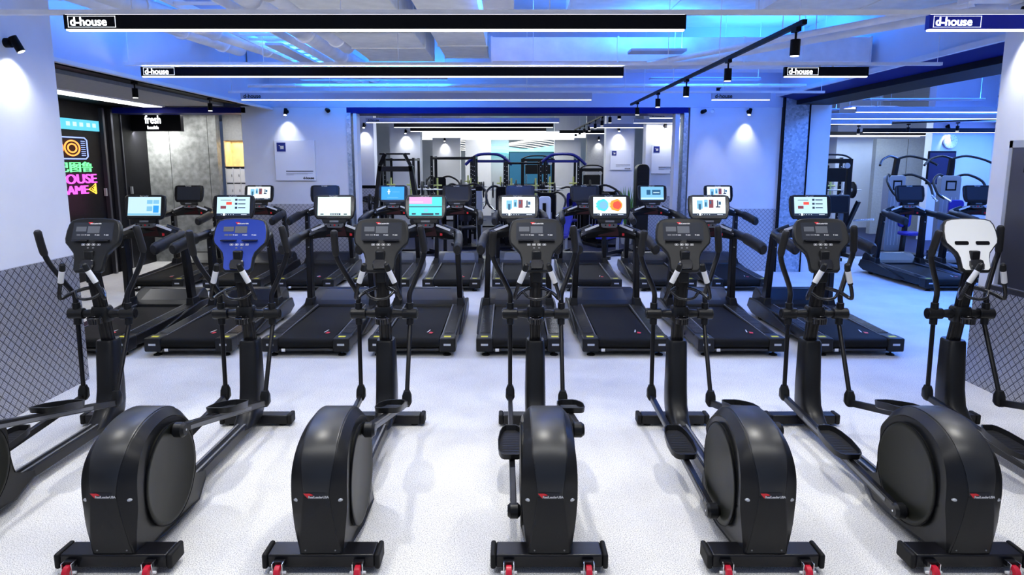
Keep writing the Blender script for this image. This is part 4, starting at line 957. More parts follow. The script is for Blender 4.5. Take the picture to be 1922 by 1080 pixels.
# ================================================================== TREADMILLS
def screen_mesh(kind):
    m = MB(); W_, H_ = 0.205, 0.118
    def r(u0, u1, v0, v1, mt, h=0.0): m.add([(u0, -h, v0), (u1, -h, v0), (u1, -h, v1), (u0, -h, v1)], [(0, 1, 2, 3)], mt)
    base = {'off': 'screen_off', 'app': 'scr_white', 'map': 'scr_white', 'mint': 'scr_mint', 'blue': 'scr_blue', 'pink': 'scr_cyan', 'work': 'scr_ice', 'sky': 'scr_sky', 'home': 'scr_ice'}[kind]
    r(-W_, W_, -H_, H_, base)
    h = 0.0008
    if kind in ('app', 'map', 'work'):
        r(-W_, W_, -H_, -H_+0.028, 'scr_dark', h)
        for i in range(6): r(-0.15+0.03*i, -0.142+0.03*i, -H_+0.010, -H_+0.018, 'scr_white', 2*h)
        r(0.10, 0.17, -H_+0.012, -H_+0.018, 'scr_white', 2*h)
        r(-0.125, -0.10, -H_, -H_+0.028, 'scr_white', 2*h)
    if kind == 'app':
        r(-0.15, -0.08, -0.03, 0.075, 'scr_sky', h); r(-0.13, -0.10, -0.045, 0.03, 'scr_teal', 2*h); r(-0.06, -0.015, -0.01, 0.085, 'scr_sky', h); r(-0.05, -0.03, 0.0, 0.05, 'scr_teal', 2*h)
        r(0.0, 0.055, -0.02, 0.085, 'scr_maroon', h); r(0.01, 0.03, 0.03, 0.07, 'scr_teal', 2*h)
        r(0.085, 0.14, -0.015, 0.0, 'scr_dark', h); r(0.10, 0.115, 0.0, 0.075, 'scr_dark', h); r(0.12, 0.15, 0.02, 0.06, 'scr_teal', h)
    if kind == 'map':
        for cx, col, c2 in ((-0.09, 'scr_cyan', 'scr_sky'), (0.08, 'scr_orange', 'scr_red')):
            for rr_, cc, hh, ox in ((0.075, col, h, 0), (0.05, c2, 2*h, 0.012)):
                n = 24; vs = [(cx+ox+rr_*1.05*math.cos(2*PI*k/n)*(1+0.1*math.sin(3*k)), -hh, 0.015+rr_*math.sin(2*PI*k/n)*(1+0.08*math.cos(5*k))) for k in range(n)]
                m.add(vs, [list(range(n))], cc)
        r(-0.02, 0.01, 0.0, 0.05, 'scr_yellow', h)
    if kind == 'work':
        r(-0.16, -0.03, 0.075, 0.082, 'scr_dark', h); r(-0.09, -0.02, 0.02, 0.055, 'scr_red', h); r(-0.16, -0.09, -0.03, 0.005, 'scr_maroon', h)
        for v in (0.07, 0.02, -0.03):
            r(0.02, 0.05, v, v+0.025, 'scr_dark', h); r(0.06, 0.15, v+0.005, v+0.018, 'scr_dark', h)
    if kind == 'mint':
        r(-0.05, 0.08, -0.11, -0.088, 'scr_dark', h); r(-0.17, -0.13, -0.105, -0.092, 'scr_dark', h); r(0.12, 0.16, -0.105, -0.092, 'scr_dark', h)
        for i in range(5): r(-0.04+0.022*i, -0.03+0.022*i, -0.104, -0.094, 'scr_white', 2*h)
    if kind == 'pink':
        r(-W_, 0.08, 0.03, H_, 'scr_pink', h); r(0.08, W_, 0.03, H_, 'scr_cyan', h); r(-W_, W_, -0.01, 0.0, 'scr_dark', 2*h); r(-0.02, 0.03, -0.07, -0.03, 'scr_sky', h)
        r(-0.17, -0.12, -0.105, -0.085, 'scr_dark', h); r(-0.05, 0.10, -0.112, -0.085, 'scr_dark', h); r(0.12, 0.17, -0.105, -0.085, 'scr_dark', h); r(-W_, -0.03, 0.05, 0.058, 'scr_white', 2*h)
    if kind == 'blue':
        r(-0.08, -0.06, -0.02, 0.07, 'scr_white', h); r(-0.095, -0.045, 0.02, 0.035, 'scr_white', 2*h); r(-0.10, 0.10, -0.085, -0.078, 'scr_sky', h); r(-0.01, 0.12, 0.02, 0.026, 'scr_sky', h)
    if kind == 'sky':
        r(-0.10, -0.03, -0.03, 0.06, 'scr_teal', h); r(0.0, 0.15, -0.03, 0.06, 'scr_teal', h); r(0.02, 0.13, 0.0, 0.02, 'scr_ice', 2*h); r(-W_, W_, -0.11, -0.08, 'scr_ice', h)
    if kind == 'home':
        r(0.03, 0.10, 0.03, 0.08, 'scr_sky', h); r(0.11, 0.18, 0.03, 0.08, 'scr_sky', h); r(0.03, 0.10, -0.06, -0.0, 'scr_sky', h); r(0.11, 0.18, -0.08, 0.01, 'scr_blue', h)
        r(-W_, W_, -0.112, -0.09, 'scr_sky', h)
    me = m.mesh('screen_'+kind); return me
SCR = {k: screen_mesh(k) for k in ('off', 'app', 'map', 'mint', 'blue', 'pink', 'work', 'sky', 'home')}

def make_treadmill():
    root = thing('treadmill', 'x', 'treadmill')
    # deck
    m = MB(); m.box(-0.44, 0.44, 0.05, 1.95, 0.075, 0.165, 'steel_black'); m.build('deck_frame', root, 0.006)
    for s in (-1, 1):
        m = MB(); m.prism([(0.05, 0.09), (0.05, 0.19), (1.70, 0.235), (2.06, 0.235), (2.12, 0.16), (2.06, 0.07), (0.3, 0.07)], 'x', s*0.30, s*0.465, 'plastic')
        rail = m.build('side_rail', root, 0.012)
        g = MB()
        for i in range(34):
            y = 0.25+0.04*i; z = 0.19+0.0272*(y-0.05)+0.001; g.box(s*0.325, s*0.435, y, y+0.017, z-0.002, z+0.005, 'rib')
        g.build('grip_strip', rail)
        g = MB(); g.bar((s*0.311, 0.15, 0.1955), (s*0.311, 1.62, 0.2355), 0.010, 0.004, 'grey'); g.build('edge_trim', rail)
        g = MB(); g.prism([(0.55, 0.10), (0.75, 0.06), (1.9, 0.055), (2.10, 0.12), (2.02, 0.25), (1.7, 0.26), (1.35, 0.225)], 'x', s*0.455, s*0.495, 'plastic'); g.build('side_cover', rail, 0.015, 3)
        g = MB(); g.box(s*0.292, s*0.470, -0.03, 0.16, 0.055, 0.205, 'plastic'); cap = g.build('rear_cap', root, 0.016, 3)
        g = MB(); g.box(s*0.38-0.038, s*0.38+0.038, -0.032, -0.0295, 0.125, 0.147, 'silver'); g.build('badge', cap)
        g = MB(); g.box(s*0.38-0.04, s*0.38+0.035, 0.03, 0.085, 0.205, 0.2062, 'yellow'); g.build('warning_sticker', cap)
        g = MB(); g.cyl((s*0.37, 0.06, 0.012), (s*0.37, 0.06, 0.07), 0.012, 10, 'steel_black'); g.tube([(s*0.37, 0.06, 0), (s*0.37, 0.06, 0.012), (s*0.37, 0.06, 0.022)], [0.045, 0.043, 0.016], 18, 'matte'); g.build('leveling_foot', root)
        g = MB(); g.cyl((s*0.42-0.02, 1.75, 0.045), (s*0.42+0.02, 1.75, 0.045), 0.045, 18, 'matte'); g.build('transport_wheel', root)
    # belt with rear roller
    pr = [(1.66, 0.205), (0.05, 0.198)]+[(0.03+0.055*math.cos(a), 0.143+0.055*math.sin(a)) for a in [R(90+20*i) for i in range(1, 10)]]+[(1.66, 0.10)]
    m = MB(); m.prism(pr, 'x', -0.290, 0.290, 'belt'); belt = m.build('running_belt', root, sharp=30)
    g = MB(); g.add([(0.13, 0.24, 0.206), (0.155, 0.35, 0.2085), (0.165, 0.35, 0.2085), (0.145, 0.24, 0.206)], [(0, 1, 2, 3)], 'white')
    g.add([(0.155, 0.20, 0.2053), (0.168, 0.27, 0.2068), (0.205, 0.24, 0.2062), (0.190, 0.19, 0.2050)], [(0, 1, 2, 3)], 'red'); g.build('belt_logo', belt)
    g = MB(); g.box(-0.29, 0.29, -0.005, 0.05, 0.058, 0.088, 'plastic_gloss'); gb = g.build('rear_crossbar', root, 0.004)
    MB().box(-0.265, -0.225, -0.0065, -0.0045, 0.055, 0.087, 'white').build('white_tag', gb)
    # motor hood
    hp = [(1.60, 0.19), (1.62, 0.235), (1.68, 0.27), (1.92, 0.385), (2.02, 0.395), (2.10, 0.34), (2.14, 0.2), (2.12, 0.07), (1.60, 0.07)]
    def hs(x, k): return [(x, 1.87+(y-1.87)*k, 0.2+(z-0.2)*k) for y, z in hp]
    m = MB(); m.loft([hs(-0.42, 0.90), hs(-0.405, 0.985), hs(-0.38, 1.0), hs(0.38, 1.0), hs(0.405, 0.985), hs(0.42, 0.90)], 'plastic'); hood = m.build('motor_hood', root, sharp=25)
    g = MB(); g.add([(-0.30, 1.695, 0.2785), (0.30, 1.695, 0.2785), (0.27, 1.915, 0.3840), (-0.27, 1.915, 0.3840)], [(0, 1, 2, 3)], 'motor')
    g.add([(-0.27, 1.915, 0.3845), (0.27, 1.915, 0.3845), (0.24, 1.935, 0.3885), (-0.24, 1.935, 0.3885)], [(0, 1, 2, 3)], 'plastic_gloss'); g.build('hood_panel', hood)
    # uprights
    for s in (-1, 1):
        m = MB(); m.loft([[(s*0.41+dx*0.035, 1.66+dy*0.075, 0.18) for dx, dy in ((-1, -1), (1, -1), (1, 1), (-1, 1))], [(s*0.375+dx*0.032, 1.58+dy*0.06, 1.16) for dx, dy in ((-1, -1), (1, -1), (1, 1), (-1, 1))]], 'steel_black')
        up = m.build('upright', root, 0.010)
        g = MB(); g.loft([[(s*0.425+dx*0.06, 1.66+dy*0.13, 0.18) for dx, dy in ((-1, -1), (1, -1), (1, 1), (-1, 1))], [(s*0.408+dx*0.042, 1.65+dy*0.085, 0.33) for dx, dy in ((-1, -1), (1, -1), (1, 1), (-1, 1))]], 'plastic'); g.build('upright_foot', up, 0.01)
        MB().cyl((s*0.40-s*0.03, 1.585, 1.0), (s*0.40-s*0.03, 1.50, 1.0), 0.006, 8, 'silver').build('screw', up)
        # arm
        pts = smooth([(s*0.20, 1.52, 1.245), (s*0.32, 1.56, 1.19), (s*0.395, 1.50, 1.165), (s*0.425, 1.25, 1.14), (s*0.44, 0.95, 1.105), (s*0.445, 0.70, 1.07)], 5)
        rr_ = [0.055]*len(pts); g = MB(); g.tube(pts[:16], rr_[:16], 14, 'plastic', sx=0.9); arm = g.build('handrail', root)
        rp = [0.072]*len(pts[15:]); rp[-1] = 0.052
        g = MB(); g.tube(pts[15:], rp, 16, 'foam', sx=0.72); g.build('armrest_pad', arm)
        g = MB(); g.bar((s*0.13, 1.425, 1.290), (s*0.30, 1.448, 1.222), 0.022, 0.026, 'sensor'); g.build('pulse_grip', arm)
        g = MB(); g.box(s*0.315-0.028, s*0.315+0.028, 1.478, 1.484, 1.135, 1.180, 'white'); g.box(s*0.315-0.026, s*0.315+0.026, 1.484, 1.53, 1.137, 1.178, 'plastic'); g.build('white_label', arm)
    # dash
    m = MB(); sec_ = []
    for x, zt, zb in ((-0.34, 1.20, 1.10), (-0.22, 1.26, 1.12), (-0.10, 1.295, 1.13), (0.10, 1.295, 1.13), (0.22, 1.26, 1.12), (0.34, 1.20, 1.10)):
        sec_.append([(x, 1.49, zb), (x, 1.46, (zt+zb)/2), (x, 1.50, zt), (x, 1.60, zt-0.01), (x, 1.62, zb)])
    m.loft(sec_, 'plastic'); dash = m.build('dashboard', root, sharp=40)
    g = MB(); g.add([(-0.12, 1.458, 1.215), (-0.13, 1.478, 1.145), (0.13, 1.478, 1.145), (0.12, 1.458, 1.215), (0.10, 1.485, 1.285), (-0.10, 1.485, 1.285)], [(0, 1, 2, 3, 4, 5)], 'redbrown'); g.build('dash_panel', dash)
    MB().box(0.17, 0.20, 1.465, 1.47, 1.15, 1.19, 'red').build('safety_key', dash)
    g = MB(); g.prism(rrect(0.20, 0.062, 0.026), 'y', 1.405, 1.47, 'grey'); g.v = [v+Vector((0, 0, 1.29)) for v in g.v]; pod = g.build('control_pod', dash)
    g = MB()
    for u in (-0.05, 0.05): g.cyl((u, 1.405, 1.29), (u, 1.401, 1.29), 0.010, 12, 'plastic')
    g.cyl((0, 1.405, 1.29), (0, 1.399, 1.29), 0.012, 14, 'red'); g.build('pod_button', pod)
    # console
    tilt = R(14); con = thing('tmp', 'x', 'x'); 
    for k in ('label', 'category'): del con[k]
    con.name = 'console'; con.parent = root; con.location = (0, 1.44, 1.515); con.rotation_euler = (-tilt, 0, 0)
    ol = [(0.215, -0.155), (0.245, -0.12), (0.262, -0.04), (0.262, 0.10), (0.248, 0.140), (0.20, 0.152)]; ol = ol+[(-u, v) for u, v in ol[::-1]]
    m = MB()
    def rg(k, y): return [(u*k, y, v*k) for u, v in ol]
    m.loft([rg(0.80, 0.06), rg(0.97, 0.03), rg(1.0, 0.0), rg(0.985, -0.012), rg(0.955, -0.016)], 'grey' if False else 'console'); m.build('console_housing', con, sharp=50)
    m = MB(); m.add([(u*0.94, -0.0166, v*0.94) for u, v in ol], [list(range(len(ol)))], 'plastic_gloss'); m.build('screen_bezel', con)
    sc_ = bpy.data.objects.new('screen', SCR['off']); COL.objects.link(sc_); sc_.parent = con; sc_.location = (0, -0.0176, 0.005)
    text_obj('logo_lettering', 'Real Leader', 0.022, 'white', (-0.062, -0.0175, 0.128), (PI/2, 0, 0), con, 0.0003, bold=0.0006)
    g = MB(); g.prism([(u*0.32, v) for u, v in ((0.5, -0.155), (0.42, -0.205), (-0.42, -0.205), (-0.5, -0.155))], 'y', -0.012, 0.03, 'plastic'); g.build('speaker_bar', con, 0.004)
    g = MB(); g.box(-0.055, 0.055, -0.016, -0.012, -0.195, -0.172, 'grey'); g.build('stop_panel', con)
    MB().bar((0, 1.53, 1.24), (0, 1.50, 1.45), 0.22, 0.05, 'plastic').build('console_neck', root, 0.01)
    return root
tm0 = make_treadmill()
def place_tm(o, x, y, kind, label, group):
    o.location = (x, y, 0); tag(o, label, 'treadmill', group)
    for c in part(o, 'screen'):
        if c.type == 'MESH' and c.data.name.startswith('screen_'): c.data = SCR[kind]
TM = []
Y1 = 7.12; Y2 = 10.88
row1 = [(-4.55, 'home', 'front row treadmill nearest the left pillar, pale blue menu on its screen'),
        (-3.44, 'work', 'front row treadmill with red and black figures on screen, second from left'),
        (-2.18, 'mint', 'front row treadmill with a blank pale green screen'),
        (-1.04, 'pink', 'front row treadmill with pink and cyan picture on screen'),
        (0.12, 'app', 'front row treadmill right behind the centre elliptical, white app screen'),
        (1.26, 'map', 'front row treadmill with a blue and orange coloured map on screen'),
        (2.50, 'app', 'front row treadmill second from the right, white app screen'),
        (3.77, 'work', 'rightmost front row treadmill, red and black figures on screen')]
row2 = [(-5.74, 'off', 'back row treadmill far left before the stone wall, screen off'),
        (-4.48, 'app', 'back row treadmill left of the poster board, white app screen'),
        (-3.30, 'off', 'back row treadmill under the poster board, screen off'),
        (-2.08, 'blue', 'back row treadmill with a bright blue screen'),
        (-0.93, 'off', 'back row treadmill right of the blue screen one, screen off'),
        (0.20, 'off', 'back row treadmill directly behind the centre of the front row, screen off'),
        (1.36, 'off', 'back row treadmill behind the coloured map screen, its own screen off'),
        (2.57, 'sky', 'back row treadmill with a light blue screen at the right end of the opening'),
        (3.76, 'app', 'back row treadmill before the right far column, white app screen'),
        (7.20, 'off', 'treadmill in the right room seen through the opening, whole belt visible'),
        (8.42, 'off', 'rightmost treadmill in the right room, half hidden by the right pillar')]
allt = [(x, Y1, k, l, 'front row of treadmills') for x, k, l in row1]+[(x, Y2, k, l, 'back row of treadmills') for x, k, l in row2]
objs = [tm0]+[copy_tree(tm0) for _ in allt[1:]]
for o, a in zip(objs, allt): place_tm(o, *a)

# ================================================================== GYM MACHINES IN THE ROOMS BEHIND
def plate(root, c, r, axis='x', mt='iron', t=0.035):
    g = MB(); c = Vector(c); d = Vector((1, 0, 0)) if axis == 'x' else Vector((0, 1, 0))
    g.tube([c-d*t/2, c-d*t*0.3, c+d*t*0.3, c+d*t/2], [r*0.94, r, r, r*0.94], 24, mt); g.ring(c-d*t/2, axis, r*0.75, 0.006, 24, 6, mt); g.cyl(c-d*t*0.75, c+d*t*0.75, r*0.22, 12, 'silver')
    return g.build('weight_plate', root)
def power_rack(x, y, label, w_=1.15, dp=1.1, h=2.25, frame='steel_black', arch=False):
    r = thing('power_rack', label, 'power rack', (x, y, 0), 0, 'racks in the back room')
    for sx in (-1, 1):
        for sy in (0, 1):
            p = MB().box(sx*w_/2-0.035, sx*w_/2+0.035, sy*dp-0.035, sy*dp+0.035, 0, h, frame).build('upright', r, 0.004)
            if sy == 0:
                g = MB()
                for i in range(14): g.cyl((sx*w_/2, -0.0365, 0.4+0.12*i), (sx*w_/2, -0.034, 0.4+0.12*i), 0.012, 8, 'silver')
                g.build('hole_row', p)
        MB().box(sx*w_/2-0.03, sx*w_/2+0.03, 0, dp, 0.03, 0.09, frame).build('base_beam', r)
        MB().box(sx*w_/2-0.03, sx*w_/2+0.03, 0, dp, h-0.08, h-0.02, frame).build('top_beam', r)
        MB().box(sx*w_/2-0.02, sx*w_/2+0.02, 0, dp, 0.85, 0.90, 'steel_black').build('safety_bar', r)
        for k, (zz, rad) in enumerate(((0.45, 0.20), (0.95, 0.17), (1.4, 0.13))):
            g = MB().cyl((sx*(w_/2+0.03), dp*0.9, zz), (sx*(w_/2+0.28), dp*0.9, zz), 0.022, 10, 'silver').build('storage_peg', r)
            plate(r, (sx*(w_/2+0.10), dp*0.9, zz), rad); plate(r, (sx*(w_/2+0.15), dp*0.9, zz), rad)
    if arch:
        g = MB(); g.tube(smooth([(-w_/2-0.22, -0.05, h-0.25), (-w_/2, -0.05, h-0.05), (-w_/4, -0.05, h+0.06), (w_/4, -0.05, h+0.06), (w_/2, -0.05, h-0.05), (w_/2+0.22, -0.05, h-0.25)], 4), 0.045, 10, 'navy'); g.build('arched_crown', r)
        MB().box(-w_/2, w_/2, -0.04, 0.04, h-0.18, h-0.10, 'navy').build('cross_member', r)
    else:
        MB().cyl((-w_/2, 0, h-0.05), (w_/2, 0, h-0.05), 0.022, 12, frame).build('pull_up_bar', r)
        MB().box(-w_/2, w_/2, dp-0.03, dp+0.03, h-0.08, h-0.02, frame).build('cross_member', r)
    MB().box(-w_/2, w_/2, dp-0.03, dp+0.03, 0.03, 0.09, frame).build('rear_beam', r)
    b = MB().cyl((-1.05, -0.08, 1.35), (1.05, -0.08, 1.35), 0.014, 10, 'silver').build('barbell', r)
    for sx in (-1, 1): plate(r, (sx*0.82, -0.08, 1.35), 0.22)
    for sx in (-1, 1):
        MB().box(sx*w_/2-0.04, sx*w_/2+0.04, -0.12, -0.03, 1.28, 1.33, 'steel_black').build('bar_hook', r)
        g = MB(); g.cyl((sx*(w_/2-0.12), 0.25, 1.15+0.0), (sx*(w_/2-0.12), 0.25, 1.65), 0.025, 8, 'yellow_tube'); g.cyl((sx*(w_/2-0.24), 0.25, 1.45), (sx*(w_/2), 0.25, 1.45), 0.022, 8, 'yellow_tube'); g.build('landmine_handle', r)
    return r
power_rack(-1.5, 18.6, 'black power rack, first from left behind the A-frame machine')
power_rack(-0.60, 20.6, 'blue-crowned smith rack left of the video screen', arch=True, w_=0.95)
power_rack(0.40, 18.4, 'dense black power rack in front of the video screen', w_=0.9, h=2.1)
power_rack(1.60, 20.6, 'blue-crowned smith rack right of the video screen', arch=True, w_=0.95)
power_rack(-1.9, 22.9, 'farther black power rack behind the first one', w_=1.3)

def a_frame(x, y, label):
    r = thing('leg_press', label, 'leg press', (x, y, 0))
    for s in (-1, 1):
        MB().bar((s*0.62, 0, 0), (s*0.36, 0, 2.0), 0.10, 0.10, 'steel_black').build('frame_leg', r, 0.005)
        MB().bar((s*0.55, 1.1, 0), (s*0.36, 0.1, 1.95), 0.08, 0.08, 'steel_black').build('rear_leg', r, 0.005)
        MB().cyl((s*0.5, -0.1, 1.1), (s*1.0, -0.25, 1.28), 0.022, 10, 'steel_black').build('plate_peg', r)
        MB().cyl((s*0.55, -0.1, 0.8), (s*0.95, -0.2, 0.9), 0.022, 10, 'chrome').build('plate_peg', r)
        plate(r, (s*0.60, -0.12, 1.14), 0.20)
        MB().bar((s*0.36, 0.0, 2.0), (s*0.22, -0.05, 2.28), 0.07, 0.07, 'steel_black').build('top_strut', r)
    MB().box(-0.40, 0.40, -0.05, 0.08, 1.86, 1.98, 'steel_black').build('cross_beam', r, 0.006)
    MB().cyl((-0.36, -0.02, 2.27), (0.36, -0.02, 2.27), 0.022, 10, 'steel_black').build('top_bar', r)
    MB().box(-0.25, 0.25, -0.25, -0.12, 0.9, 1.35, 'black_pad').build('back_pad', r, 0.03, 3)
    MB().box(-0.3, 0.3, -0.6, -0.2, 0.45, 0.55, 'black_pad').build('seat_pad', r, 0.03, 3)
    MB().box(-0.5, 0.5, -0.6, -0.5, 0, 0.08, 'steel_black').build('base_beam', r)
    return r
a_frame(-2.68, 16.3, 'tall black A-frame plate-loaded machine at left in the back room')

def stack_machine(x, y, rz, label, shield='shield', group=None, h=1.75, pad='blue_pad', horns=True):
    r = thing('weight_machine', label, 'weight machine', (x, y, 0), rz, group)
    m = MB(); m.prism(rrect(0.42, h, 0.08), 'y', -0.05, 0.16, shield); m.v = [v+Vector((-0.0, 0, h/2+0.03)) for v in m.v]; sh = m.build('stack_shield', r, 0.01)
    m = MB()
    for i in range(4): m.box(-0.14+0.085*i, -0.125+0.085*i, -0.056, -0.05, 0.2, h-0.45, 'silver')
    m.build('shield_rib', sh)
    m = MB(); m.box(-0.11, 0.11, -0.058, -0.05, h-0.30, h-0.08, 'black'); m.box(-0.08, 0.08, -0.06, -0.058, h-0.27, h-0.12, shield); m.build('instruction_card', sh)
    MB().box(-0.25, 0.25, -0.75, 0.25, 0, 0.07, 'steel_black').build('base_frame', r, 0.005)
    MB().bar((0, -0.35, 0.05), (0, -0.42, 1.1), 0.08, 0.08, 'steel_black').build('seat_post', r)
    MB().box(-0.2, 0.2, -0.75, -0.4, 0.48, 0.56, pad).build('seat', r, 0.03, 3)
    m = MB(); m.prism(rrect(0.30, 0.62, 0.08), 'y', -0.40, -0.32, pad); m.v = [v+Vector((0, 0, 0.95)) for v in m.v]; m.build('back_pad', r, 0.02, 3)
    for s in (-1, 1):
        MB().tube(smooth([(s*0.12, 0.05, h), (s*0.30, -0.1, h+0.05), (s*0.5, -0.35, h-0.1), (s*0.48, -0.55, h-0.35), (s*0.40, -0.7, h-0.45)], 4), 0.028, 10, 'steel_black').build('press_arm', r)
        MB().cyl((s*0.42, -0.62, h-0.40), (s*0.34, -0.85, h-0.50), 0.024, 10, 'chrome').build('handle', r)
    if horns:
        MB().bar((0, 0.08, h), (0, 0.02, h+0.42), 0.09, 0.09, 'steel_black').build('mast', r)
        for s in (-1, 1):
            MB().tube(smooth([(0, 0.02, h+0.40), (s*0.25, -0.05, h+0.46), (s*0.55, -0.2, h+0.38), (s*0.72, -0.35, h+0.26)], 4), 0.026, 10, 'steel_black').build('pull_bar', r)
    return r
stack_machine(8.78, 15.6, R(10), 'grey-shielded weight machine, left of two in the right room', 'shield', 'weight machines of the right room')
stack_machine(9.88, 15.4, R(-8), 'grey-shielded weight machine, right of two in the right room', 'shield', 'weight machines of the right room')
stack_machine(2.15, 17.4, R(20), 'blue-padded weight machine in the back room', 'black', None, 1.45, 'blue_pad', False)
stack_machine(2.75, 18.9, R(-25), 'black seated machine beside the back room poster', 'black', None, 1.25, 'black_pad', False)
stack_machine(-0.1, 17.0, R(8), 'low black weight machine in the middle of the back room', 'black', None, 1.45, 'black_pad', False)
stack_machine(0.95, 17.0, R(-12), 'low weight machine with cream pad right of the middle', 'black', None, 1.30, 'panel_white', False)
stack_machine(-1.15, 17.0, R(15), 'low black weight machine beside the A-frame', 'black', None, 1.5, 'black_pad', False)

def cable_tower(x, y, label, h=2.2, w_=0.9):
    r = thing('cable_machine', label, 'cable machine', (x, y, 0))
    for s in (-1, 1):
        MB().box(s*w_/2-0.05, s*w_/2+0.05, -0.05, 0.05, 0, h, 'steel_black').build('column', r, 0.006)
        MB().box(s*w_/2-0.05, s*w_/2+0.05, -0.45, 0.45, 0, 0.08, 'steel_black').build('foot', r)
        for k in range(2): MB().cyl((s*(w_/2-0.14+0.05*k), -0.02, 0.1), (s*(w_/2-0.14+0.05*k), -0.02, h-0.1), 0.008, 8, 'chrome').build('guide_rod', r)
        g = MB()
        for i in range(12): g.box(s*(w_/2-0.2), s*(w_/2-0.06), -0.06, 0.06, 0.12+0.05*i, 0.16+0.05*i, 'iron')
        g.build('weight_stack', r)
        MB().cyl((s*(w_/2-0.1), -0.08, h-0.15), (s*(w_/2-0.1), -0.12, h-0.15), 0.06, 16, 'silver').build('pulley', r)
        MB().cyl((s*(w_/2-0.1), -0.1, h-0.2), (s*(w_/2-0.12), -0.15, 1.2), 0.004, 6, 'matte').build('cable', r)
    MB().box(-w_/2, w_/2, -0.06, 0.06, h-0.1, h, 'steel_black').build('crown', r, 0.01)
    MB().box(-w_/2+0.1, w_/2-0.1, -0.08, 0.08, h-0.5, h-0.2, 'plastic').build('panel', r, 0.01)
    MB().tube(smooth([(-w_/2, -0.05, h), (-w_/4, -0.1, h+0.08), (w_/4, -0.1, h+0.08), (w_/2, -0.05, h)], 4), 0.02, 8, 'steel_black').build('pull_bar', r)
    return r
cable_tower(7.05, 15.2, 'black cable machine at the left edge of the right room opening', 2.15)
cable_tower(7.75, 17.6, 'farther black cable machine behind the first in the right room', 2.0, 0.7)
t_ = thing('weight_tower', 'tall black tower machine right of the back room, before the poster', 'weight machine', (3.14, 16.2, 0))
m = MB(); m.prism(rrect(0.30, 2.0, 0.12), 'y', -0.1, 0.25, 'plastic'); m.v = [v+Vector((0, 0, 1.03)) for v in m.v]; m.build('tower_body', t_, 0.02)
m = MB()
for i in range(5): m.box(-0.1, 0.1, -0.11, -0.1, 1.5+0.08*i, 1.55+0.08*i, 'steel_black')
m.build('vent', t_); MB().box(-0.3, 0.3, -0.6, 0.4, 0, 0.08, 'steel_black').build('base_frame', t_)
# slim grey post machine before the back room
t_ = thing('cable_column', 'slim grey cable column standing just inside the back room', 'cable machine', (-0.63, 14.6, 0))
MB().box(-0.06, 0.06, -0.06, 0.06, 0, 1.50, 'shield').build('column', t_, 0.01); MB().box(-0.07, 0.07, -0.07, 0.07, 1.47, 1.58, 'black').build('cap', t_, 0.02)
MB().box(-0.25, 0.25, -0.25, 0.25, 0, 0.05, 'steel_black').build('foot_plate', t_)
# benches
def bench(x, y, rz, label, mt='black_pad', group='benches'):
    r = thing('weight_bench', label, 'bench', (x, y, 0), rz, group)
    MB().box(-0.14, 0.14, -0.35, 0.15, 0.42, 0.49, mt).build('seat_pad', r, 0.02, 3)
    m = MB(); m.bar((0, 0.15, 0.47), (0, 0.65, 1.05), 0.27, 0.07, mt); m.build('back_pad', r, 0.02, 3)
    MB().bar((0, -0.4, 0.08), (0, 0.7, 0.08), 0.07, 0.07, 'steel_black').build('spine', r)
    for yy in (-0.4, 0.7): MB().box(-0.25, 0.25, yy-0.03, yy+0.03, 0, 0.06, 'steel_black').build('foot', r)
    MB().bar((0, -0.1, 0.08), (0, -0.1, 0.43), 0.06, 0.06, 'steel_black').build('support', r); MB().bar((0, 0.45, 0.08), (0, 0.45, 0.78), 0.05, 0.05, 'silver').build('support', r)
    return r
bench(-1.45, 15.0, R(30), 'black incline bench at left before the A-frame')
bench(1.15, 15.0, R(-20), 'blue incline bench right of the middle', 'blue_pad')
bench(0.2, 15.0, R(10), 'black incline bench near the middle of the back room')
bench(2.2, 15.0, R(-35), 'second blue incline bench near the right end of the opening', 'blue_pad')
bench(11.3, 14.0, R(30), 'black incline bench among the right room machines')
# plate-loaded row machine left in the right room
r = thing('row_machine', 'low black plate-loaded machine with a broad dark pad behind the rightmost front treadmill', 'weight machine', (6.5, 13.9, 0))
MB().box(-0.42, 0.42, 0, 0.10, 1.05, 1.42, 'black_pad').build('chest_pad', r, 0.03, 3)
for s in (-1, 1):
    MB().box(s*0.30-0.04, s*0.30+0.04, 0.05, 0.13, 0, 1.1, 'grey').build('post', r, 0.005)
    MB().bar((s*0.36, 0.5, 0), (s*0.52, -0.15, 1.3), 0.07, 0.07, 'steel_black').build('lever', r, 0.005)
    MB().cyl((s*0.5, -0.05, 0.9), (s*0.75, -0.35, 0.95), 0.02, 10, 'chrome').build('handle', r)
    plate(r, (s*0.55, 0.3, 0.55), 0.22)
MB().box(-0.55, 0.55, 0.4, 0.48, 0, 0.07, 'steel_black').build('base_beam', r); MB().box(-0.3, 0.3, -0.5, -0.15, 0.42, 0.5, 'black_pad').build('seat', r, 0.02, 3)
MB().box(-0.04, 0.04, -0.4, 0.45, 0, 0.06, 'steel_black').build('base_beam', r); MB().bar((0, -0.32, 0.03), (0, -0.32, 0.45), 0.06, 0.06, 'steel_black').build('seat_post', r)
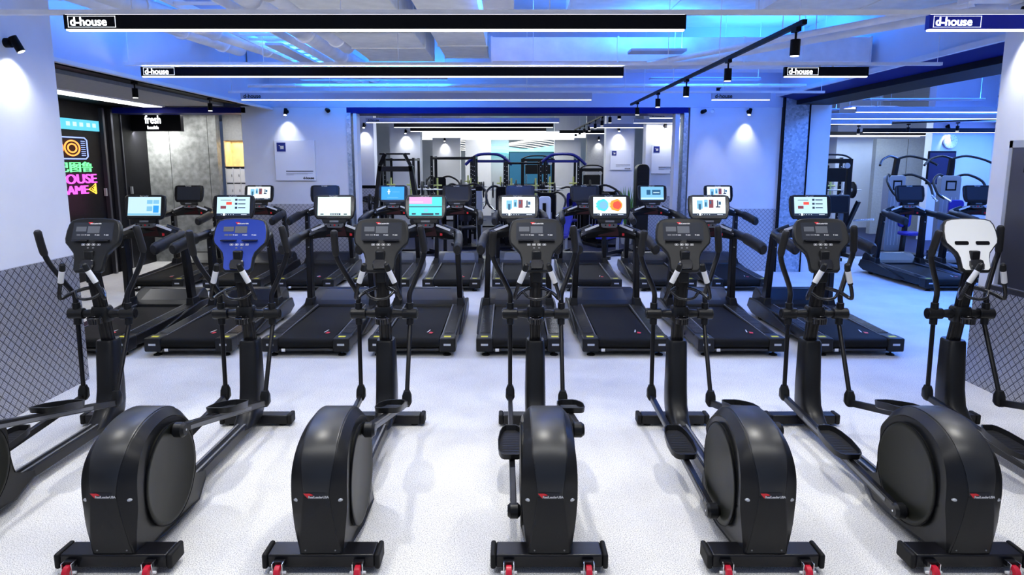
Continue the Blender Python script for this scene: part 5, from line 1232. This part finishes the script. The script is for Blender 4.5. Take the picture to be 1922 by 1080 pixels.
# kettlebells / dumbbells rack
r = thing('dumbbell_rack', 'low black dumbbell rack at the foot of the left back room wall', 'dumbbell rack', (-3.95, 17.5, 0))
for zz, yy in ((0.35, 0), (0.75, 0.15), (1.1, 0.3)): MB().box(-0.5, 0.5, yy-0.12, yy+0.12, zz-0.03, zz, 'steel_black').build('shelf', r)
for s in (-1, 1): MB().bar((s*0.48, -0.1, 0), (s*0.48, 0.4, 1.15), 0.05, 0.08, 'steel_black').build('side_frame', r)
def make_db():
    g = thing('dumbbell', 'x', 'dumbbell'); MB().cyl((0, -0.06, 0), (0, 0.06, 0), 0.015, 8, 'chrome').build('handle', g)
    for s in (-1, 1): MB().cyl((0, s*0.05, 0), (0, s*0.13, 0), 0.055, 12, 'iron').build('head', g)
    return g
db0 = make_db(); k = 0
for row, (zz, yy) in enumerate(((0.35, 0), (0.75, 0.15), (1.1, 0.3))):
    for i in range(6):
        o = db0 if k == 0 else copy_tree(db0); k += 1
        o.location = (-3.95-0.40+0.16*i, 17.5+yy, zz+0.056); tag(o, 'round black dumbbell on the %s shelf of the low rack, %s from the left' % (('bottom', 'middle', 'top')[row], ('first', 'second', 'third', 'fourth', 'fifth', 'sixth')[i]), 'dumbbell', 'dumbbells on the %s shelf' % ('bottom', 'middle', 'top')[row])
# potted plant beside the black tower
t_ = thing('potted_plant', 'small green potted plant behind the black tower', 'plant', (3.02, 17.45, 0))
MB().tube([(0, 0, 0), (0, 0, 0.35)], [0.12, 0.17], 18, 'white').build('pot', t_)
m = MB(); random.seed(5)
for i in range(60):
    a = random.uniform(0, 2*PI); l = random.uniform(0.5, 1.15); b = Vector((0.03*math.cos(a), 0.03*math.sin(a), 0.35)); e = b+Vector((math.cos(a)*l*0.22, math.sin(a)*l*0.22, l)); sd = Vector((-math.sin(a), math.cos(a), 0))*0.025
    mid = b.lerp(e, 0.6)
    m.add([b-sd*.3, b+sd*.3, mid+sd, e, mid-sd], [(0, 1, 2, 3, 4)], 'green')
m.build('leaves', t_)
# security cameras
def cctv(x, y, z, label, d=(-0.4, -1, -0.25)):
    t_ = thing('security_camera', label, 'camera', (x, y, z)); a = Vector(d).normalized()
    MB().cyl((0, 0, 0), (0, -0.03, 0), 0.03, 14, 'white').build('mount', t_); MB().cyl(Vector((0, -0.05, 0)), Vector((0, -0.05, 0))+a*0.11, 0.028, 14, 'white').build('barrel', t_)
cctv(3.78, YW, 3.02, 'small white security camera on the far right column')

# more of the dense equipment
power_rack(-3.05, 19.2, 'black power rack beyond the A-frame machine', w_=0.8, h=2.2)
cable_tower(0.95, 22.6, 'black cable machine in the middle of the back room', 2.2, 1.0)
cable_tower(2.55, 21.2, 'slim black cable machine before the grey pier', 1.9, 0.7)
stack_machine(-2.15, 21.2, R(25), 'black weight machine between the A-frame and the first rack', 'black', None, 1.6, 'black_pad', False)
stack_machine(1.9, 19.0, R(-30), 'blue-padded weight machine under the right smith rack', 'black', None, 1.35, 'blue_pad', False)
power_rack(8.3, 18.3, 'black power rack behind the grey-shielded machines', w_=1.0, h=2.2)
cable_tower(6.6, 19.5, 'cable machine deep at the left of the right room', 2.1, 1.0)
